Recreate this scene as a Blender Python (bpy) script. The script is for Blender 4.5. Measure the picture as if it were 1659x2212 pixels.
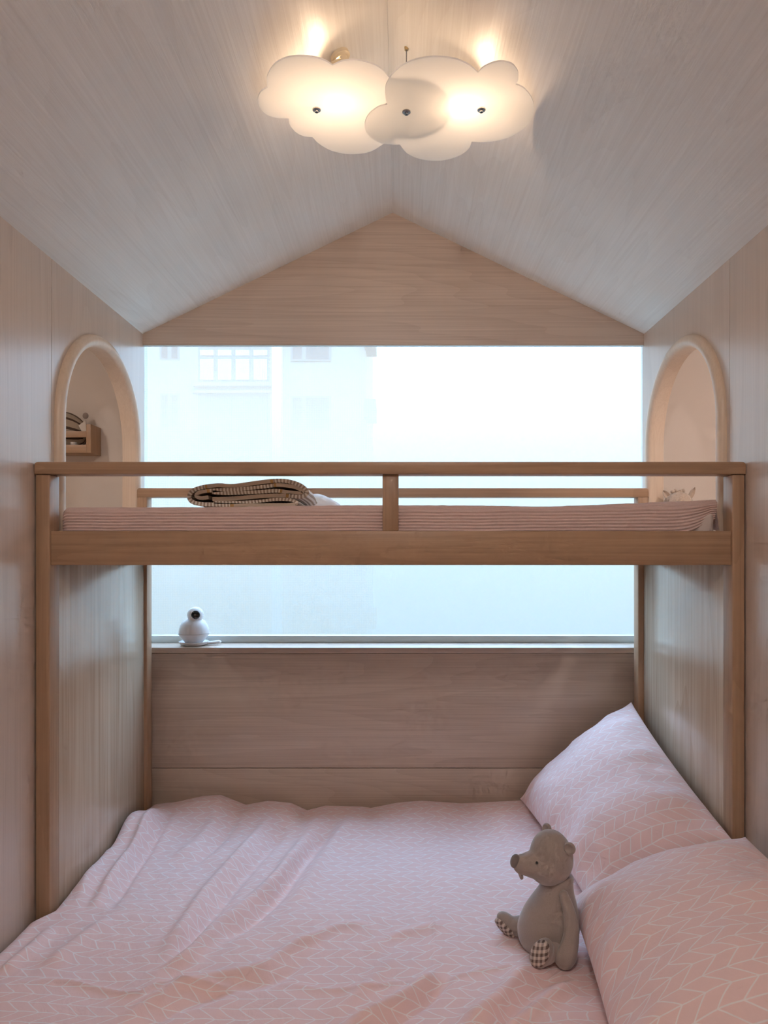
import bpy, bmesh, math, random
import numpy as np
from mathutils import Vector, Matrix, noise

random.seed(7)
scene = bpy.context.scene
COL = scene.collection
for o in list(bpy.data.objects):
    bpy.data.objects.remove(o)

# ------------------------------------------------------------------ camera
W, H, F = 1659, 2212, 1560.0          # frame and focal length in pixels
VX, VY = 867.0, 1183.0                # where the room's depth lines meet
C = 1.55                              # camera height
cam_d = bpy.data.cameras.new('camera')
cam = bpy.data.objects.new('camera', cam_d)
COL.objects.link(cam)
cam.location = (0, 0, C)
cam.rotation_euler = (math.pi / 2, 0, 0)
cam_d.sensor_fit = 'VERTICAL'
cam_d.sensor_height = 36
cam_d.lens = F / H * 36
cam_d.shift_x = -(VX - W / 2) / H
cam_d.shift_y = (VY - H / 2) / H
cam_d.clip_start = 0.05
cam_d.clip_end = 300
scene.camera = cam

# ------------------------------------------------------------------ world: hazy overcast sky, brighter overhead
world = bpy.data.worlds.new('overcast_sky')
scene.world = world
world.use_nodes = True
nt = world.node_tree
nt.nodes.clear()
wo = nt.nodes.new('ShaderNodeOutputWorld')
wb = nt.nodes.new('ShaderNodeBackground')
wc = nt.nodes.new('ShaderNodeTexCoord')
ws = nt.nodes.new('ShaderNodeSeparateXYZ')
wr = nt.nodes.new('ShaderNodeMapRange')
wr.inputs['From Min'].default_value = -1
wr.inputs['From Max'].default_value = 1
wramp = nt.nodes.new('ShaderNodeValToRGB')
nt.links.new(wc.outputs['Generated'], ws.inputs[0])
nt.links.new(ws.outputs['Z'], wr.inputs['Value'])
nt.links.new(wr.outputs[0], wramp.inputs[0])
nt.links.new(wramp.outputs[0], wb.inputs[0])
nt.links.new(wb.outputs[0], wo.inputs[0])
SKY = 1.3
wb.inputs[1].default_value = SKY
els = wramp.color_ramp.elements
els[0].position = 0.0
els[0].color = (0.52, 0.72, 0.92, 1)
els[1].position = 1.0
els[1].color = (3.2, 5.2, 7.8, 1)
for p, c in ((0.40, (0.60, 0.74, 0.88, 1)), (0.48, (0.72, 0.84, 0.95, 1)), (0.53, (0.88, 1.0, 1.12, 1)), (0.58, (1.18, 1.55, 2.0, 1)), (0.75, (2.3, 3.5, 5.0, 1))):
    e = els.new(p)
    e.color = c

# ------------------------------------------------------------------ exposure
vs = scene.view_settings
vs.view_transform = 'Standard'
vs.look = 'None'
vs.gamma = 1
vs.use_curve_mapping = False
vs.exposure = 0.0
scene.cycles.use_denoising = True
scene.cycles.max_bounces = 6
scene.cycles.diffuse_bounces = 5
scene.cycles.glossy_bounces = 3
scene.cycles.transparent_max_bounces = 8
scene.cycles.use_adaptive_sampling = True
scene.cycles.adaptive_threshold = 0.12
scene.cycles.adaptive_min_samples = 12
scene.cycles.sample_clamp_indirect = 8.0


# ------------------------------------------------------------------ helpers
def P(px, py, d):
    """a point of the place at distance d that the photograph shows at this pixel"""
    return Vector(((px - VX) * d / F, d, C + (VY - py) * d / F))


def thing(name, label, cat, loc, group=None):
    o = bpy.data.objects.new(name, None)
    COL.objects.link(o)
    o.location = loc
    o.empty_display_size = 0.05
    o['label'] = label
    o['category'] = cat
    if group:
        o['group'] = group
    return o


def tag(o, label, cat, group=None, kind=None):
    o['label'] = label
    o['category'] = cat
    if group:
        o['group'] = group
    if kind:
        o['kind'] = kind
    return o


def wloc(o):
    v = Vector((0, 0, 0))
    while o is not None:
        v = v + o.location
        o = o.parent
    return v


def obj(name, bm, mat, parent=None, smooth=None, origin=None):
    """link a bmesh given in world coordinates as one mesh object"""
    if origin is None:
        xs = [v.co.x for v in bm.verts]
        ys = [v.co.y for v in bm.verts]
        zs = [v.co.z for v in bm.verts]
        origin = Vector(((min(xs) + max(xs)) / 2, (min(ys) + max(ys)) / 2, min(zs)))
    bmesh.ops.translate(bm, verts=bm.verts, vec=-origin)
    me = bpy.data.meshes.new(name)
    bm.to_mesh(me)
    bm.free()
    o = bpy.data.objects.new(name, me)
    COL.objects.link(o)
    if parent is not None:
        o.parent = parent
        o.location = origin - wloc(parent)
    else:
        o.location = origin
    for m in (mat if isinstance(mat, (list, tuple)) else [mat]):
        me.materials.append(m)
    if smooth is not None:
        for p in me.polygons:
            p.use_smooth = True
        if smooth < 180:
            me.set_sharp_from_angle(angle=math.radians(smooth))
    return o


def structure(o, label=None, cat=None):
    o['kind'] = 'structure'
    if label:
        o['label'] = label
        o['category'] = cat
    return o


def bm_box(x0, x1, y0, y1, z0, z1, bev=0.0, seg=2, bm=None):
    b = bm or bmesh.new()
    r = bmesh.ops.create_cube(b, size=1)
    for v in r['verts']:
        v.co = Vector(((x0 + x1) / 2 + v.co.x * (x1 - x0), (y0 + y1) / 2 + v.co.y * (y1 - y0), (z0 + z1) / 2 + v.co.z * (z1 - z0)))
    if bev > 0:
        es = list({e for v in r['verts'] for e in v.link_edges})
        bmesh.ops.bevel(b, geom=es, offset=bev, segments=seg, profile=0.5, affect='EDGES')
    return b


def box(name, x0, x1, y0, y1, z0, z1, mat, parent=None, bev=0.0, seg=2):
    return obj(name, bm_box(x0, x1, y0, y1, z0, z1, bev, seg), mat, parent, 40 if bev else None)


def bm_lathe(profile, segs=32, centre=(0, 0, 0), bm=None):
    """profile: list of (radius, z)"""
    b = bm or bmesh.new()
    rings = []
    cx, cy, cz = centre
    for r, z in profile:
        if r < 1e-6:
            rings.append([b.verts.new((cx, cy, cz + z))])
        else:
            rings.append([b.verts.new((cx + r * math.cos(2 * math.pi * k / segs), cy + r * math.sin(2 * math.pi * k / segs), cz + z)) for k in range(segs)])
    for a, c in zip(rings[:-1], rings[1:]):
        for k in range(segs):
            j = (k + 1) % segs
            if len(a) == 1 and len(c) == 1:
                continue
            if len(a) == 1:
                b.faces.new((a[0], c[j], c[k]))
            elif len(c) == 1:
                b.faces.new((a[k], a[j], c[0]))
            else:
                b.faces.new((a[k], a[j], c[j], c[k]))
    bmesh.ops.recalc_face_normals(b, faces=b.faces)
    return b


def bm_ellipsoid(centre, radii, rot=None, seg=24, rings=16, bm=None):
    b = bm or bmesh.new()
    r = bmesh.ops.create_uvsphere(b, u_segments=seg, v_segments=rings, radius=1)
    M = rot or Matrix.Identity(3)
    for v in r['verts']:
        v.co = Vector(centre) + M @ Vector((v.co.x * radii[0], v.co.y * radii[1], v.co.z * radii[2]))
    return b


def catmull(pts, n=8, closed=False):
    pts = [Vector(p) for p in pts]
    out = []
    N = len(pts)
    rng = range(N) if closed else range(N - 1)
    for i in rng:
        p0 = pts[(i - 1) % N] if (closed or i > 0) else pts[0] * 2 - pts[1]
        p1, p2 = pts[i], pts[(i + 1) % N]
        p3 = pts[(i + 2) % N] if (closed or i + 2 < N) else pts[-1] * 2 - pts[-2]
        for k in range(n):
            t = k / n
            out.append(0.5 * ((2 * p1) + (p2 - p0) * t + (2 * p0 - 5 * p1 + 4 * p2 - p3) * t * t + (3 * p1 - p0 - 3 * p2 + p3) * t ** 3))
    if not closed:
        out.append(pts[-1])
    return out


def bm_tube(pts, radii, segs=16, bm=None, flat=1.0, flat_axis=None):
    """a tapering limb with rounded ends along pts"""
    b = bm or bmesh.new()
    pts = [Vector(p) for p in pts]
    n = len(pts)
    # rounded ends
    d0 = (pts[0] - pts[1]).normalized()
    d1 = (pts[-1] - pts[-2]).normalized()
    full = []
    for a in (0.98, 0.8, 0.5, 0.25):
        full.append((pts[0] + d0 * radii[0] * a, radii[0] * math.sqrt(max(0, 1 - a * a))))
    full += list(zip(pts, radii))
    for a in (0.25, 0.5, 0.8, 0.98):
        full.append((pts[-1] + d1 * radii[-1] * a, radii[-1] * math.sqrt(max(0, 1 - a * a))))
    rings = []
    ref = Vector((0.3, 0.9, 0.2)).normalized()
    if flat_axis is not None:
        ref = Vector(flat_axis).normalized()
    m = len(full)
    for i, (p, r) in enumerate(full):
        t = (full[min(i + 1, m - 1)][0] - full[max(i - 1, 0)][0]).normalized()
        u = (ref - t * ref.dot(t)).normalized()
        w = t.cross(u)
        rings.append([b.verts.new(p + (u * math.cos(2 * math.pi * k / segs) * flat + w * math.sin(2 * math.pi * k / segs)) * r) for k in range(segs)])
    for a, c in zip(rings[:-1], rings[1:]):
        for k in range(segs):
            j = (k + 1) % segs
            b.faces.new((a[k], a[j], c[j], c[k]))
    b.faces.new(rings[0])
    b.faces.new(rings[-1])
    bmesh.ops.recalc_face_normals(b, faces=b.faces)
    return b


def bm_prism(poly, axis, a0, a1):
    """extrude a 2D polygon; axis 'z': poly is (x,y); 'x': (y,z); 'y': (x,z)"""
    b = bmesh.new()

    def mk(p, a):
        return {'z': (p[0], p[1], a), 'x': (a, p[0], p[1]), 'y': (p[0], a, p[1])}[axis]
    lo = [b.verts.new(mk(p, a0)) for p in poly]
    hi = [b.verts.new(mk(p, a1)) for p in poly]
    n = len(poly)
    b.faces.new(lo)
    b.faces.new(hi[::-1])
    for k in range(n):
        j = (k + 1) % n
        b.faces.new((lo[k], hi[k], hi[j], lo[j]))
    bmesh.ops.recalc_face_normals(b, faces=b.faces)
    return b


# ------------------------------------------------------------------ materials
def lin(r, g, b):
    f = lambda c: (c / 255 / 12.92) if c / 255 <= 0.04045 else ((c / 255 + 0.055) / 1.055) ** 2.4
    return (f(r), f(g), f(b), 1)


def new_mat(name):
    m = bpy.data.materials.new(name)
    m.use_nodes = True
    t = m.node_tree
    b = t.nodes.get('Principled BSDF')
    return m, t, b


def N(t, kind, **kw):
    n = t.nodes.new('ShaderNode' + kind)
    for k, v in kw.items():
        setattr(n, k, v)
    return n


def math_n(t, op, a, b=None, clamp=False):
    n = N(t, 'Math', operation=op, use_clamp=clamp)
    for i, v in enumerate((a, b)):
        if v is None:
            continue
        if isinstance(v, (int, float)):
            n.inputs[i].default_value = v
        else:
            t.links.new(v, n.inputs[i])
    return n.outputs[0]


def mix_col(t, fac, a, b, blend='MIX'):
    n = N(t, 'Mix', data_type='RGBA', blend_type=blend)
    for i, v in ((0, fac), (6, a), (7, b)):
        if isinstance(v, (int, float)):
            n.inputs[i].default_value = v
        elif isinstance(v, tuple):
            n.inputs[i].default_value = v
        else:
            t.links.new(v, n.inputs[i])
    return n.outputs[2]


def wood(name, light, dark, axis, rough=0.38, spec=0.5, coat=0.0, fine=1.0, rings=10.0, contrast=1.0, bump=0.15, knots=False, cross=1.0):
    """grain running along axis 0/1/2 of the piece"""
    m, t, b = new_mat(name)
    tc = N(t, 'TexCoord')
    oi = N(t, 'ObjectInfo')
    addv = N(t, 'VectorMath', operation='ADD')
    rnd = N(t, 'VectorMath', operation='SCALE')
    rnd.inputs[0].default_value = (3.7, 5.1, 2.3)
    t.links.new(oi.outputs['Random'], rnd.inputs['Scale'])
    t.links.new(tc.outputs['Object'], addv.inputs[0])
    t.links.new(rnd.outputs[0], addv.inputs[1])

    def mapped(al, cr):
        mp = N(t, 'Mapping')
        s = [cr * cross] * 3
        s[axis] = al
        mp.inputs['Scale'].default_value = s
        t.links.new(addv.outputs[0], mp.inputs[0])
        return mp.outputs[0]

    def noise_n(vec, scale, detail, rough_, dist=0.0):
        n = N(t, 'TexNoise')
        n.inputs['Scale'].default_value = scale
        n.inputs['Detail'].default_value = detail
        n.inputs['Roughness'].default_value = rough_
        n.inputs['Distortion'].default_value = dist
        t.links.new(vec, n.inputs['Vector'])
        return n.outputs['Fac']
    broad = noise_n(mapped(0.30, 4.0), 1.0, 2, 0.45, 0.12)
    ring = math_n(t, 'FRACT', math_n(t, 'MULTIPLY', broad, rings * 1.6))
    ring = math_n(t, 'POWER', ring, 2.2)
    fineN = noise_n(mapped(1.6, 190 * fine), 1.0, 3, 0.65)
    tone = noise_n(mapped(0.18, 8.0), 1.0, 2, 0.5)
    f1 = math_n(t, 'MULTIPLY', ring, 0.20 * contrast)
    f2 = math_n(t, 'MULTIPLY', math_n(t, 'SUBTRACT', fineN, 0.30), 1.15 * contrast)
    f3 = math_n(t, 'MULTIPLY', math_n(t, 'SUBTRACT', tone, 0.42), 0.6 * contrast)
    fac = math_n(t, 'ADD', math_n(t, 'ADD', f1, f2), f3, clamp=True)
    col = mix_col(t, fac, light, dark)
    if knots:
        vo = N(t, 'TexVoronoi')
        mp = N(t, 'Mapping')
        s = [3.2] * 3
        s[axis] = 1.5
        mp.inputs['Scale'].default_value = s
        t.links.new(addv.outputs[0], mp.inputs[0])
        t.links.new(mp.outputs[0], vo.inputs['Vector'])
        vo.inputs['Scale'].default_value = 1.0
        k = math_n(t, 'SUBTRACT', 1.0, math_n(t, 'MULTIPLY', vo.outputs['Distance'], 13.0), clamp=True)
        kd = tuple(c * 0.35 for c in dark[:3]) + (1,)
        col = mix_col(t, math_n(t, 'MULTIPLY', k, 0.8), col, kd)
    t.links.new(col, b.inputs['Base Color'])
    b.inputs['Roughness'].default_value = rough
    b.inputs['IOR'].default_value = 1.5
    b.inputs['Specular IOR Level'].default_value = spec
    b.inputs['Coat Weight'].default_value = coat
    b.inputs['Coat Roughness'].default_value = 0.2
    bp = N(t, 'Bump')
    bp.inputs['Strength'].default_value = bump
    bp.inputs['Distance'].default_value = 0.002
    t.links.new(math_n(t, 'ADD', fineN, math_n(t, 'MULTIPLY', ring, 0.4)), bp.inputs['Height'])
    t.links.new(bp.outputs[0], b.inputs['Normal'])
    return m


def plain(name, col, rough=0.6, spec=0.5, metal=0.0, bump=0.0, bscale=400.0, sheen=0.0, mottle=0.0):
    m, t, b = new_mat(name)
    b.inputs['Base Color'].default_value = col
    b.inputs['Roughness'].default_value = rough
    b.inputs['Specular IOR Level'].default_value = spec
    b.inputs['Metallic'].default_value = metal
    if sheen:
        b.inputs['Sheen Weight'].default_value = sheen
        b.inputs['Sheen Roughness'].default_value = 0.5
    tc = N(t, 'TexCoord')
    n = N(t, 'TexNoise')
    n.inputs['Scale'].default_value = bscale
    n.inputs['Detail'].default_value = 3
    t.links.new(tc.outputs['Object'], n.inputs['Vector'])
    if mottle:
        c2 = tuple(c * (1 - mottle) for c in col[:3]) + (1,)
        t.links.new(mix_col(t, n.outputs['Fac'], col, c2), b.inputs['Base Color'])
    if bump:
        bp = N(t, 'Bump')
        bp.inputs['Strength'].default_value = bump
        bp.inputs['Distance'].default_value = 0.002
        t.links.new(n.outputs['Fac'], bp.inputs['Height'])
        t.links.new(bp.outputs[0], b.inputs['Normal'])
    return m


def emit(name, col, strength):
    m = bpy.data.materials.new(name)
    m.use_nodes = True
    t = m.node_tree
    t.nodes.clear()
    o = N(t, 'OutputMaterial')
    e = N(t, 'Emission')
    e.inputs[0].default_value = col
    e.inputs[1].default_value = strength
    t.links.new(e.outputs[0], o.inputs[0])
    return m


def herringbone(name, pink, line, strip=0.034, pitch=0.045, slant=0.040, width=0.0012):
    """white leaf-like chevron lines printed on cotton, drawn in the cloth's own metres (UV)"""
    m, t, b = new_mat(name)
    uv = N(t, 'UVMap')
    uv.uv_map = 'UVMap'
    nz = N(t, 'TexNoise')
    nz.inputs['Scale'].default_value = 9.0
    nz.inputs['Detail'].default_value = 1
    t.links.new(uv.outputs[0], nz.inputs['Vector'])
    off = N(t, 'VectorMath', operation='SUBTRACT')
    off.inputs[1].default_value = (0.5, 0.5, 0.5)
    t.links.new(nz.outputs['Color'], off.inputs[0])
    sc = N(t, 'VectorMath', operation='SCALE')
    sc.inputs['Scale'].default_value = 0.012
    t.links.new(off.outputs[0], sc.inputs[0])
    ad = N(t, 'VectorMath', operation='ADD')
    t.links.new(uv.outputs[0], ad.inputs[0])
    t.links.new(sc.outputs[0], ad.inputs[1])
    sp = N(t, 'SeparateXYZ')
    t.links.new(ad.outputs[0], sp.inputs[0])
    v, u = sp.outputs[0], sp.outputs[1]
    # folded coordinate across the strips
    pp = math_n(t, 'PINGPONG', u, strip)                   # 0..strip zigzag
    zig = math_n(t, 'ADD', v, math_n(t, 'MULTIPLY', pp, slant / strip))
    k = math.cos(math.atan(slant / strip))
    d1 = math_n(t, 'MULTIPLY', math_n(t, 'PINGPONG', zig, pitch / 2), k)
    d2 = math_n(t, 'PINGPONG', u, strip / 2)               # 0 at the strip edges
    d2 = math_n(t, 'PINGPONG', u, strip)
    d2b = math_n(t, 'MINIMUM', d2, math_n(t, 'SUBTRACT', strip, d2))
    d = math_n(t, 'MINIMUM', d1, d2b)
    ln = N(t, 'MapRange')
    ln.inputs['From Min'].default_value = width * 0.6
    ln.inputs['From Max'].default_value = width * 1.5
    ln.inputs['To Min'].default_value = 1
    ln.inputs['To Max'].default_value = 0
    t.links.new(d, ln.inputs['Value'])
    col = mix_col(t, math_n(t, 'MULTIPLY', ln.outputs[0], 0.68), pink, line)
    t.links.new(col, b.inputs['Base Color'])
    b.inputs['Roughness'].default_value = 0.75
    b.inputs['Specular IOR Level'].default_value = 0.3
    b.inputs['Sheen Weight'].default_value = 0.12
    wn = N(t, 'TexNoise')
    wn.inputs['Scale'].default_value = 24
    wn.inputs['Detail'].default_value = 5
    wn.inputs['Distortion'].default_value = 0.8
    t.links.new(uv.outputs[0], wn.inputs['Vector'])
    bp = N(t, 'Bump')
    bp.inputs['Strength'].default_value = 0.4
    bp.inputs['Distance'].default_value = 0.006
    t.links.new(wn.outputs['Fac'], bp.inputs['Height'])
    t.links.new(bp.outputs[0], b.inputs['Normal'])
    return m


WALL_L, WALL_D = lin(214, 194, 178), lin(180, 156, 139)
M_WALL = wood('ash_laminate_vertical', WALL_L, WALL_D, 2, rough=0.30, spec=0.6, coat=0.3, contrast=0.75, bump=0.06, fine=1.3, rings=6)
M_GABLE = wood('ash_laminate_horizontal', lin(212, 190, 172), lin(174, 148, 130), 0, rough=0.34, spec=0.5, contrast=1.0, bump=0.08, rings=12)
M_CEIL = wood('pale_ash_laminate', lin(243, 239, 232), lin(216, 208, 198), 1, rough=0.36, spec=0.5, contrast=0.68, bump=0.25, rings=14, cross=0.8)
M_PINE = {}
for ax in (0, 1, 2):
    M_PINE[ax] = wood('oiled_pine_%s' % 'xyz'[ax], lin(186, 150, 119), lin(140, 104, 77), ax, rough=0.42, spec=0.4, contrast=0.85, bump=0.08, rings=9, knots=True, fine=0.7)
M_PANEL = wood('pine_veneer_panel', lin(216, 196, 172), lin(160, 130, 104), 2, rough=0.26, spec=1.0, coat=0.5, contrast=1.0, bump=0.03, fine=0.45, rings=5)
M_ARCH = wood('bent_beech', lin(226, 202, 178), lin(196, 166, 138), 2, rough=0.4, spec=0.5, contrast=0.6, bump=0.04)
M_WHITE = plain('white_paint', lin(226, 220, 212), 0.6, bump=0.05)
M_ALCOVE = plain('beige_wall_paint', lin(212, 198, 186), 0.8, bump=0.05)
M_FLOOR = wood('oak_floor', lin(190, 156, 124), lin(140, 108, 80), 1, rough=0.4)
M_FRAME = plain('white_aluminium', lin(214, 222, 222), 0.4)
M_COTTON = herringbone('pink_leaf_print_cotton', lin(244, 212, 209), lin(252, 251, 251))
M_SHEET = plain('cream_sheet', lin(228, 210, 200), 0.8, bump=0.1)
M_QUILT = plain('pink_seersucker', lin(232, 202, 192), 0.85, spec=0.2, bump=0.2, bscale=260, mottle=0.15, sheen=0.2)

# =================================================================== THE ROOM
XL, XR = -1.063, 0.997
YB = 2.967                       # inner face of the window wall's cladding
YF = -1.55                       # wall behind the camera
ZE, ZA, XA = C + 0.878, C + 1.376, -0.036
SLOPE_L = (ZA - ZE) / (XA - XL)
SLOPE_R = (ZA - ZE) / (XR - XA)
YSEAM = 2.195
ARC_Y, ARC_Z, ARC_R = 2.557, C + 0.395, 0.325     # centre line of the arch frames
ARC_BOT = C - 0.06

floor = structure(box('floor', XL - 0.05, XR + 0.05, YF, 3.2, -0.05, 0.0, M_FLOOR))
# ceiling: two sloping boards meeting at the ridge
ceil = bpy.data.objects.new('ceiling', None)
COL.objects.link(ceil)
ceil.location = (XA, 0.7, ZE)
structure(ceil)
TH = 0.03
obj('ceiling_board', bm_prism([(XA, ZA), (XL - 0.06, ZE - 0.06 * SLOPE_L), (XL - 0.06, ZE + TH), (XA, ZA + TH)], 'y', YF, YB + 0.02), M_CEIL, ceil)
obj('ceiling_board', bm_prism([(XA + 0.0004, ZA), (XR + 0.06, ZE - 0.06 * SLOPE_R), (XR + 0.06, ZE + TH), (XA + 0.0004, ZA + TH)], 'y', YF, YB + 0.02), M_CEIL, ceil)


def arch_pts(r, n=28):
    """(y,z) along one leg, over the arch and down the other"""
    pts = [(ARC_Y - r, ARC_BOT)]
    for k in range(n + 1):
        a = math.pi - math.pi * k / n
        pts.append((ARC_Y + r * math.cos(a), ARC_Z + r * math.sin(a)))
    pts.append((ARC_Y + r, ARC_BOT))
    return pts


def arch_panel(x0, x1, y0, y1, z0, z1):
    """a wall board from y0 to y1 with the arched opening cut through"""
    b = bmesh.new()
    pts = arch_pts(ARC_R)

    def quad(a, c, d, e):
        vs_ = [b.verts.new((x0, p[0], p[1])) for p in (a, c, d, e)]
        b.faces.new(vs_)
    ya, yb = pts[0][0], pts[-1][0]
    quad((y0, z0), (ya, z0), (ya, ARC_BOT), (y0, ARC_BOT))
    quad((ya, z0), (yb, z0), (yb, ARC_BOT), (ya, ARC_BOT))
    quad((yb, z0), (y1, z0), (y1, ARC_BOT), (yb, ARC_BOT))
    quad((y0, ARC_BOT), (ya, ARC_BOT), (ya, z1), (y0, z1))
    quad((yb, ARC_BOT), (y1, ARC_BOT), (y1, z1), (yb, z1))
    arc = pts[1:-1]
    for p, q in zip(arc[:-1], arc[1:]):
        quad(p, q, (q[0], z1), (p[0], z1))
    bmesh.ops.remove_doubles(b, verts=b.verts, dist=1e-5)
    r = bmesh.ops.extrude_face_region(b, geom=list(b.faces))
    for g in r['geom']:
        if isinstance(g, bmesh.types.BMVert):
            g.co.x = x1
    bmesh.ops.recalc_face_normals(b, faces=b.faces)
    return b


def arch_frame(xface, sgn):
    """bullnosed bent-wood frame swept round the opening; sgn = direction out of the wall into the room"""
    b = bmesh.new()
    prof = []                     # (radial offset, offset along x out of the wall)
    hw = 0.021
    for k in range(13):           # rounded front
        a = math.pi * k / 12
        prof.append((hw * math.cos(a), 0.004 + 0.020 * math.sin(a)))
    prof.append((-hw, -0.042))
    prof.append((hw, -0.042))
    path = []
    for k in range(7):
        path.append((Vector((ARC_Y - ARC_R, ARC_BOT + (ARC_Z - ARC_BOT) * k / 7)), Vector((-1, 0))))
    for k in range(41):
        a = math.pi - math.pi * k / 40
        path.append((Vector((ARC_Y + ARC_R * math.cos(a), ARC_Z + ARC_R * math.sin(a))), Vector((math.cos(a), math.sin(a)))))
    for k in range(7):
        path.append((Vector((ARC_Y + ARC_R, ARC_Z - (ARC_Z - ARC_BOT) * (k + 1) / 7)), Vector((1, 0))))
    rings = []
    for p, nrm in path:
        rings.append([b.verts.new((xface + sgn * w, p.x + nrm.x * u, p.y + nrm.y * u)) for u, w in prof])
    n = len(prof)
    for a, c in zip(rings[:-1], rings[1:]):
        for k in range(n):
            b.faces.new((a[k], a[(k + 1) % n], c[(k + 1) % n], c[k]))
    b.faces.new(rings[0])
    b.faces.new(rings[-1])
    bmesh.ops.recalc_face_normals(b, faces=b.faces)
    return b


for side, xf, sgn in (('left', XL, 1), ('right', XR, -1)):
    w = bpy.data.objects.new('wall_' + side, None)
    COL.objects.link(w)
    w.location = (xf, 1.0, 0)
    structure(w)
    xo = xf - sgn * 0.035
    x0, x1 = min(xf, xo), max(xf, xo)
    ztop = ZE + 0.02
    obj('wall_panel', arch_panel(xf, xo, YSEAM, YB + 0.02, 0, ztop), M_WALL, w)
    box('wall_panel', x0, x1, 0.98, YSEAM - 0.0025, 0, ztop, M_WALL, w)
    box('wall_panel', x0, x1, -0.28, 0.9775, 0, ztop, M_WALL, w)
    box('wall_panel', x0, x1, YF, -0.2825, 0, ztop, M_WALL, w)
    xb = xf - sgn * 0.045
    box('backing_board', min(xo, xb), max(xo, xb), YF, 2.19, 0, ztop, M_GABLE, w)
    obj('arch_frame', arch_frame(xf, sgn), M_ARCH, w, 50)['label'] = 'rounded pale beech frame of the arched opening'

# wall behind the camera, with a door
wf = bpy.data.objects.new('wall_front', None)
COL.objects.link(wf)
wf.location = (0, YF, 0)
structure(wf)
box('wall_panel', XL - 0.05, -0.45, YF - 0.04, YF, 0, ZE + 0.02, M_WHITE, wf)
box('wall_panel', 0.45, XR + 0.05, YF - 0.04, YF, 0, ZE + 0.02, M_WHITE, wf)
box('wall_panel', -0.45, 0.45, YF - 0.04, YF, 2.05, ZE + 0.02, M_WHITE, wf)
obj('gable_panel', bm_prism([(XL - 0.05, ZE + 0.02), (XR + 0.05, ZE + 0.02), (XA, ZA + 0.04)], 'y', YF - 0.04, YF), M_WHITE, wf)
door = bpy.data.objects.new('door_1', None)
COL.objects.link(door)
door.location = (0, YF, 0)
structure(door)
box('door_leaf', -0.45, 0.45, YF - 0.035, YF - 0.005, 0, 2.05, M_WHITE, door, 0.003)
obj('door_handle', bm_tube([(0.38, YF + 0.0, 1.0), (0.38, YF + 0.05, 1.0), (0.27, YF + 0.05, 1.0)], [0.009] * 3), plain('door_chrome', lin(180, 180, 180), 0.25, metal=1.0), door, 60)

# window wall: gable board, sill, boards under the sill
ZH = C + 0.834                    # underside of the gable board
ZS = C - 0.409                    # sill
wb_ = bpy.data.objects.new('wall_back', None)
COL.objects.link(wb_)
wb_.location = (0, YB, 0)
structure(wb_)
obj('gable_panel', bm_prism([(XL - 0.03, ZH), (XR + 0.03, ZH), (XR + 0.03, ZE + 0.02), (XA, ZA + 0.025), (XL - 0.03, ZE + 0.02)], 'y', YB, YB + 0.018), M_GABLE, wb_)
box('sill_board', -1.17, 1.10, YB - 0.012, YB + 0.17, ZS - 0.023, ZS, M_GABLE, wb_, 0.002)
ZP = C - 0.907
box('back_panel', XL - 0.02, XR + 0.02, YB, YB + 0.018, ZP + 0.0025, ZS - 0.0255, M_GABLE, wb_, 0.001)
box('back_panel', XL - 0.02, XR + 0.02, YB, YB + 0.018, 0, ZP, M_GABLE, wb_, 0.001)
box('header_trim', XL, XR, YB + 0.002, YB + 0.017, ZH - 0.004, ZH - 0.0002, M_FRAME, wb_)
# masonry round the window
YG = YB + 0.155                   # glass
wx0, wx1 = -1.15, 1.085
wz0, wz1 = ZS, C + 1.02
wm = bpy.data.objects.new('wall_outer', None)
COL.objects.link(wm)
wm.location = (0, YB + 0.02, 0)
structure(wm)
box('masonry', -2.2, wx0, YB + 0.085, YG + 0.15, -0.05, 3.2, M_WHITE, wm)
box('masonry', wx1, 2.15, YB + 0.085, YG + 0.15, -0.05, 3.2, M_WHITE, wm)
box('masonry', wx0, wx1, YB + 0.02, YG + 0.15, wz1, 3.2, M_WHITE, wm)
box('masonry', wx0, wx1, YB + 0.02, YG + 0.15, -0.05, ZS - 0.024, M_WHITE, wm)
box('masonry', wx0, XL - 0.04, YB + 0.019, YB + 0.085, ZS, wz1, M_WHITE, wm)
box('masonry', XR + 0.04, wx1, YB + 0.019, YB + 0.085, ZS, wz1, M_WHITE, wm)
# roof above the ceiling boards, keeps the daylight out
box('roof_slab', -2.2, 2.15, YF - 0.04, YB + 0.02, 3.02, 3.1, M_WHITE, wm)

# the window: frame, pane, sheer perforated screen
win = bpy.data.objects.new('window_1', None)
COL.objects.link(win)
win.location = ((wx0 + wx1) / 2, YG, ZS)
structure(win)
box('window_frame', wx0, wx1, YG - 0.02, YG + 0.03, ZS, ZS + 0.030, M_FRAME, win, 0.002)
box('window_frame', wx0, wx1, YG - 0.02, YG + 0.03, wz1 - 0.04, wz1, M_FRAME, win, 0.002)
box('window_frame', wx0, wx0 + 0.03, YG - 0.02, YG + 0.03, ZS + 0.030, wz1 - 0.04, M_FRAME, win, 0.002)
box('window_frame', wx1 - 0.03, wx1, YG - 0.02, YG + 0.03, ZS + 0.030, wz1 - 0.04, M_FRAME, win, 0.002)
mg = bpy.data.materials.new('window_glass')
mg.use_nodes = True
t = mg.node_tree
t.nodes.clear()
o_ = N(t, 'OutputMaterial')
tr = N(t, 'BsdfTransparent')
tr.inputs[0].default_value = (0.97, 0.99, 0.99, 1)
gl = N(t, 'BsdfGlossy')
gl.inputs['Roughness'].default_value = 0.02
mx = N(t, 'MixShader')
mx.inputs[0].default_value = 0.002
t.links.new(tr.outputs[0], mx.inputs[1])
t.links.new(gl.outputs[0], mx.inputs[2])
t.links.new(mx.outputs[0], o_.inputs[0])
bmp = bmesh.new()
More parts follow.
